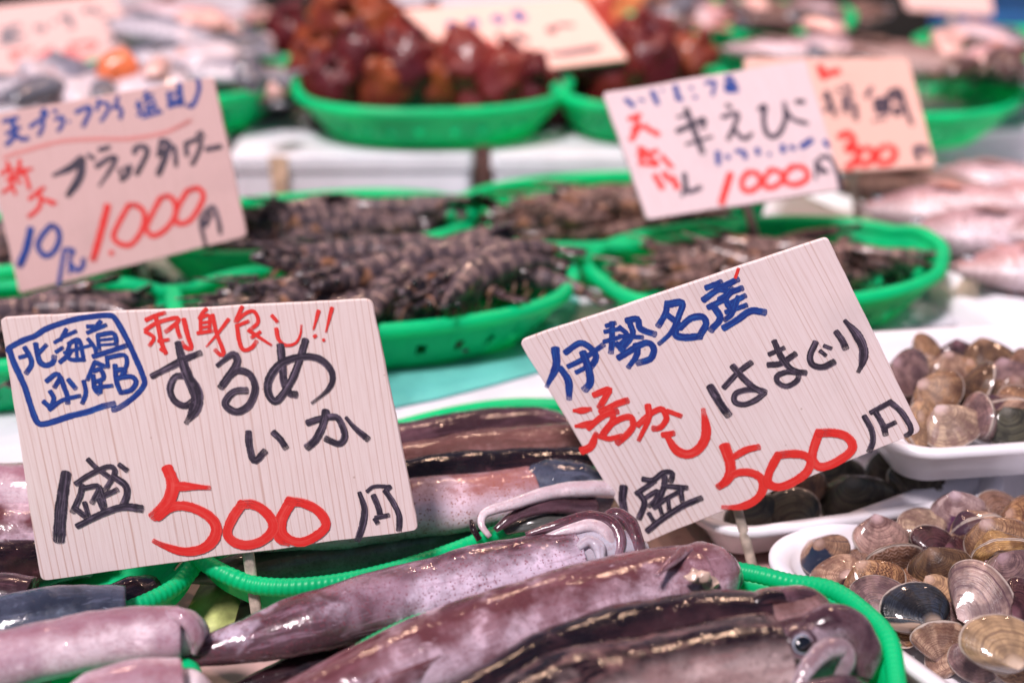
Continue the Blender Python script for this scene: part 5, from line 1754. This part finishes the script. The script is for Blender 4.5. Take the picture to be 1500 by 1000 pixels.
def fish(label, px, py, z, L, look, yaw, side=1, tall=.36, group=None, tilt=0, cat='fish'):
    """a fish on its flank, head towards +x before turning"""
    t = thing('fish', label, cat, P(px, py, z), group)
    t.rotation_euler = (math.radians(90 * side + tilt), 0, math.radians(yaw))
    key = (look, round(tall, 2), round(L, 3))
    if key not in _fm:
        prof = [(.50, .01), (.485, .10), (.44, .26), (.36, .50), (.24, .82), (.10, .98), (-.04, .97), (-.18, .78), (-.30, .47), (-.38, .25), (-.42, .21)]
        path, _ = resample(cr([Vector((x * L, 0, .02 * L * math.sin(x * 3))) for x, _h in prof], 6), 46)
        hs = [p[1] for p in prof]
        rr = []
        for i in range(46):
            f = i / 45
            x = path[i].x / L
            for (x0, h0), (x1, h1) in zip(prof, prof[1:]):
                if x1 <= x <= x0 + 1e-6:
                    q = (x0 - x) / (x0 - x1)
                    rr.append((h0 * (1 - q) + h1 * q) * L * tall * .5 * .52); break
            else: rr.append(.2 * L * tall * .26)
        b = sweep(path, rr, 22, 1.92)
        body = make_mesh('body', b[0], b[1], FI[look], b[2])
        def fan(pts, th=.0012):
            V = [Vector((x * L, s * th, z * L)) for s in (1, -1) for x, z in pts]
            n = len(pts)
            F = [tuple(range(n))[::-1], tuple(range(n, 2 * n))] + [(k, (k + 1) % n, n + (k + 1) % n, n + k) for k in range(n)]
            return make_mesh('fin', V, F, FINM[look], smooth=False)
        H = tall * .5
        tail = fan([(-.39, .05), (-.50, .17), (-.56, .19), (-.52, .06), (-.495, .0), (-.52, -.06), (-.56, -.19), (-.50, -.17), (-.39, -.05)])
        dors = fan([(.22, H * .70), (.16, H * 1.18), (.02, H * 1.30), (-.16, H * 1.05), (-.30, H * .62), (-.28, H * .4), (0, H * .8)])
        anal = fan([(-.10, -H * .78), (-.18, -H * 1.15), (-.30, -H * .65), (-.28, -H * .4)])
        V, F, U = ball((0, 0, 0), .030 * L, 14, 8, 1, .5, 1)
        eye = make_mesh('eye', V, F, M_EYEW)
        V, F, U = ball((0, 0, 0), .0235 * L, 12, 8, 1, .5, 1)
        pup = make_mesh('pupil', V, F, M_EYEB)
        V = [Vector((x * L, .0, z * L)) for x, z in ((.20, -.02), (.05, .05), (.02, -.03), (.07, -.08))]
        pec = make_mesh('pectoral_fin', V, [(0, 1, 2, 3)], FINM[look], smooth=False)
        gil, _ = resample(cr([Vector((.26, 0, .13)) , Vector((.215, 0, .02)), Vector((.24, 0, -.10))], 6), 16)
        gg = sweep([Vector((p.x * L, 0, p.z * L * tall / .36)) for p in gil], [.004 * L] * 16, 6)
        gill = make_mesh('gill_cover', gg[0], gg[1], FINM[look])
        mo = sweep([Vector((.50 * L, .006 * L, -.005 * L)), Vector((.455 * L, .034 * L, -.02 * L))], [.004 * L, .003 * L], 6)
        mouth = make_mesh('mouth', mo[0], mo[1], M_EYEB)
        _fm[key] = (body, tail, dors, anal, eye, pup, pec, gill, mouth)
    body, tail, dors, anal, eye, pup, pec, gill, mouth = _fm[key]
    def sub(n, m, loc=(0, 0, 0), par=t, rot=(0, 0, 0)):
        o = link(bpy.data.objects.new(n, m)); o.parent = par; o.location = loc; o.rotation_euler = rot
        return o
    sub('body', body); sub('tail_fin', tail); sub('dorsal_fin', dors); sub('anal_fin', anal)
    w = L * tall * .5 * .52
    for s in (1, -1):
        e = sub('eye', eye, (.385 * L, s * w * .40, .045 * L))
        sub('pupil', pup, (0, s * .006 * L, 0), e)
        solid(sub('pectoral_fin', pec, (0, s * w * .98, 0), t, (0, 0, s * .15)), .0008)
        sub('gill_cover', gill, (0, s * w * .80, 0))
    sub('mouth', mouth)
    return t

# sea bream on a flat white tray at the right
fc = P(1200, 300, .058); fe = P(1500, 440, .058)
dv = (fe - fc).normalized(); pv = Vector((-dv.y, dv.x, 0))
ctr = (fc + fe) / 2 + pv * .20
tr = thing('fish_tray', 'wide flat white foam tray carrying the pink fish at the right edge', 'tray', (ctr.x, ctr.y, .002))
R = Matrix.Rotation(math.atan2(dv.y, dv.x), 4, 'Z')
rings = [[R @ (v + Vector((0, 0, z))) + Vector(tr.location) for v in rrect(.24 + i, .20 + i, .02, 6)] for i, z in ((-.03, .030), (-.014, .034), (-.006, .056), (.002, .056), (.010, .055), (.015, .047), (.021, .047), (.026, .040), (.031, .02), (.033, .002))]
V, F = loft(rings)
part('shell', V, [f[::-1] for f in F], M_TRAY, tr)
G4 = 'pink sea bream on the right tray'
for (x, y, z, L, look, yaw, lab) in [
    (1412, 304, .078, .19, 'pink', 184, 'pink sea bream with its dark eye nearest the left edge of the right tray'),
    (1478, 340, .080, .19, 'mottled', 182, 'mottled sea bream in the middle of the right tray'),
    (1545, 392, .074, .17, 'pink', 184, 'pink sea bream nearest to the front on the right tray'),
    (1345, 276, .074, .17, 'brown', 176, 'brown backed sea bream farthest left on the right tray below the 300 sign'),
    (1560, 296, .080, .18, 'pink', 178, 'pale pink bream at the right picture edge on the tray'),
    (1600, 340, .086, .18, 'mottled', 186, 'mottled bream at the far right of the tray'),
    (1470, 262, .076, .15, 'mottled', 172, 'small mottled bream at the back of the fish tray')]:
    fish(lab, x, y, z, L, look, yaw, 1, .40, G4)
# back baskets
G5 = 'fish in the back right baskets'
for (x, y, z, L, look, yaw, lab) in [
    (1000, 22, .145, .13, 'mottled', 20, 'mottled pink fish on the left of the back middle basket'),
    (1045, 26, .150, .12, 'pink', 80, 'pink fish in the middle of the back middle basket'),
    (1120, 20, .145, .14, 'brown', 10, 'dark brown fish on the right of the back middle basket'),
    (1195, 18, .14, .13, 'mottled', 150, 'mottled fish at the right end of the back middle basket'),
    (1150, 76, .140, .14, 'mottled', 170, 'mottled pink fish heaped above the 300 sign'),
    (1225, 72, .145, .13, 'mottled', 120, 'pinkish fish next to the long brown fish tail'),
    (1310, 92, .136, .24, 'brown', 165, 'long brown fish with its tail over the basket rim behind the 300 sign'),
    (1395, 62, .135, .11, 'mottled', 60, 'small pale fish at the left of the far right basket'),
    (1450, 82, .140, .12, 'pink', 30, 'small pink fish at the right edge of the far right basket'),
    (1440, 50, .15, .12, 'mottled', 120, 'small mottled fish on top of the far right basket'),
    (1250, 22, .14, .13, 'brown', 30, 'dark fish at the top edge right of the back middle basket'),
    (1490, 112, .125, .11, 'silver', 10, 'silvery fish low at the right edge of the far right basket')]:
    fish(lab, x, y, z, L, look, yaw, 1, .36, G5)
G6 = 'silver fish piled at the top left'
for (x, y, z, L, look, yaw, lab) in [
    (235, 46, .16, .18, 'silver', 150, 'silver fish hindmost in the top left pile'),
    (268, 84, .15, .17, 'silver', 200, 'grey fish in the middle of the top left pile'),
    (95, 108, .14, .16, 'silver', 120, 'dark grey fish below the top left sign'),
    (130, 122, .135, .14, 'silver', 60, 'grey fish with a white belly above the pinkish 1000 sign'),
    (312, 108, .14, .16, 'silver', 170, 'grey fish at the right of the top left pile'),
    (265, 22, .16, .17, 'mottled', 170, 'pinkish fish at the back of the top left pile'),
    (20, 128, .13, .14, 'silver', 200, 'silver fish at the left picture edge under the top left sign')]:
    fish(lab, x, y, z, L, look, yaw, 1, .34, G6)

# slices of salmon and white fish
M_SALMON = m_plain('salmon_flesh', (.70, .17, .06), .3, .25, 60, .2, 200, .5)
M_WHITEF = m_plain('white_fish_flesh', (.60, .52, .57), .4, .15, 40, .2, 200, .5)
M_PINKF = m_plain('pink_fish_flesh', (.72, .42, .38), .3, .2, 60, .2, 200, .5)
M_DARKF = m_plain('dark_brown_shell', (.10, .055, .05), .35, .3, 60, coat=.4)
M_SKINF = m_plain('dark_fish_skin', (.12, .12, .15), .3, .3, 60, coat=.5)
def slab(label, px, py, z, lx, ly, lz, yaw, mat, group, seed):
    t = thing('fish_slice', label, 'fish slice', P(px, py, z), group)
    t.rotation_euler = (.15, -.1, math.radians(yaw))
    rings = []
    for k in range(9):
        f = k / 8
        s = math.sin(math.pi * (.08 + .84 * f)) ** .5
        rings.append([Vector((v.x * s * (1 + .12 * noise.noise(Vector((v.x * 40, f * 2, seed)))), v.y * s, (f - .5) * lz + .006 * noise.noise(Vector((v.x * 30, v.y * 30, seed))))) for v in rrect(lx / 2, ly / 2, min(lx, ly) * .35, 7)])
    V, F = loft(rings)
    part('flesh', V, F, mat, t, world=False)
    if lz < .02: return
    V, F = loft([[Vector((v.x * .97, v.y * .97, -lz * .5 - .002 + z_)) for v in rrect(lx / 2, ly / 2, min(lx, ly) * .35, 7)] for z_ in (-.001, .003)])
    part('skin', V, F, M_SKINF, t, world=False)
G7 = 'fish slices at the top left'
for i, (x, y, z, a, b, c, yaw, m, lab) in enumerate([
    (172, 104, .155, .040, .034, .035, 20, M_SALMON, 'bright orange salmon chunk above the pinkish 1000 sign'),
    (62, 120, .14, .03, .03, .03, 60, M_SALMON, 'orange salmon slice below the top left sign'),
    (262, 66, .15, .02, .034, .02, 100, M_SALMON, 'narrow orange salmon strip in the grey fish pile'),
    (215, 130, .14, .08, .06, .03, 10, M_WHITEF, 'white fish slice above the top edge of the pinkish 1000 sign'),
    (365, 132, .108, .10, .10, .03, -8, M_WHITEF, 'big white fish slice in the left green basket'),
    (395, 132, .125, .05, .03, .02, -20, M_PINKF, 'pink edged fish slice at the right rim of the left green basket'),
    (300, 88, .15, .07, .05, .03, 40, M_WHITEF, 'white fish slice among the grey fish'),
    (100, 140, .13, .09, .06, .03, 0, M_WHITEF, 'white fish slice left of the salmon chunk'),
    (362, 75, .125, .06, .08, .035, 5, M_WHITEF, 'white fish slice left of the back squirt basket'),
    (290, 36, .165, .06, .04, .03, 30, M_PINKF, 'pale pink fish slice at the back of the left pile')]):
    slab(lab, x, y, z, a, b, c, yaw, m, G7, i)

# mixed pieces heaped in the far baskets
rr_ = random.Random(21)
for (x0, y0, x1, y1, n, z, where, ms) in [(945, 8, 1215, 45, 16, .14, 'back middle basket', (M_DARKF, M_SKINF, M_PINKF, M_SKINF, M_DARKF)), (1380, 50, 1495, 100, 12, .135, 'far right basket', (M_DARKF, M_SKINF, M_PINKF, M_DARKF)),
                                          (1110, 62, 1290, 100, 12, .13, 'basket above the 300 sign', (M_SKINF, M_DARKF, M_SKINF)), (225, 20, 400, 120, 16, .14, 'grey fish pile at the top left', (M_SKINF, M_WHITEF, M_SKINF, M_PINKF)),
                                          (30, 100, 160, 140, 8, .135, 'pile under the top left sign', (M_SKINF, M_WHITEF))]:
    for i in range(n):
        m = ms[i % len(ms)]
        col = {M_PINKF: 'pink', M_SKINF: 'dark grey', M_WHITEF: 'whitish', M_DARKF: 'dark brown'}[m]
        slab(f'small {col} piece of seafood heaped in the {where}', rr_.uniform(x0, x1), rr_.uniform(y0, y1), z + rr_.uniform(0, .02), rr_.uniform(.03, .06), rr_.uniform(.02, .03), .018, rr_.uniform(0, 180), m, f'{col} seafood pieces in the {where}', 40 + i)

# a blue crate corner far at the upper right
cb = P(1500, 20, .1)
t = thing('plastic_crate', 'blue plastic crate corner at the top right corner', 'crate', (cb.x + .04, cb.y + .1, .0))
M_BLUE = m_plain('blue_plastic', (.03, .16, .42), .4)
rings = [[v + Vector((0, 0, z)) + Vector(t.location) for v in rrect(.12 + i, .08 + i, .01, 4)] for i, z in ((-.01, 0), (0, .12), (.006, .12), (.006, .14), (-.002, .14), (-.008, .01))]
V, F = loft(rings)
part('body', V, F, M_BLUE, t, smooth=False)
# dark back of the stall
t = thing('back_panel', 'dark panel standing at the back of the stall', 'panel', (0, 2.2, 0))
o = part('board', *loft([[Vector((x, y, z)) for x, y in ((-1.6, 2.19), (1.8, 2.19), (1.8, 2.21), (-1.6, 2.21))] for z in (-.7, .34)]), m_plain('dark_panel', (.012, .013, .012), .7), t, smooth=False)
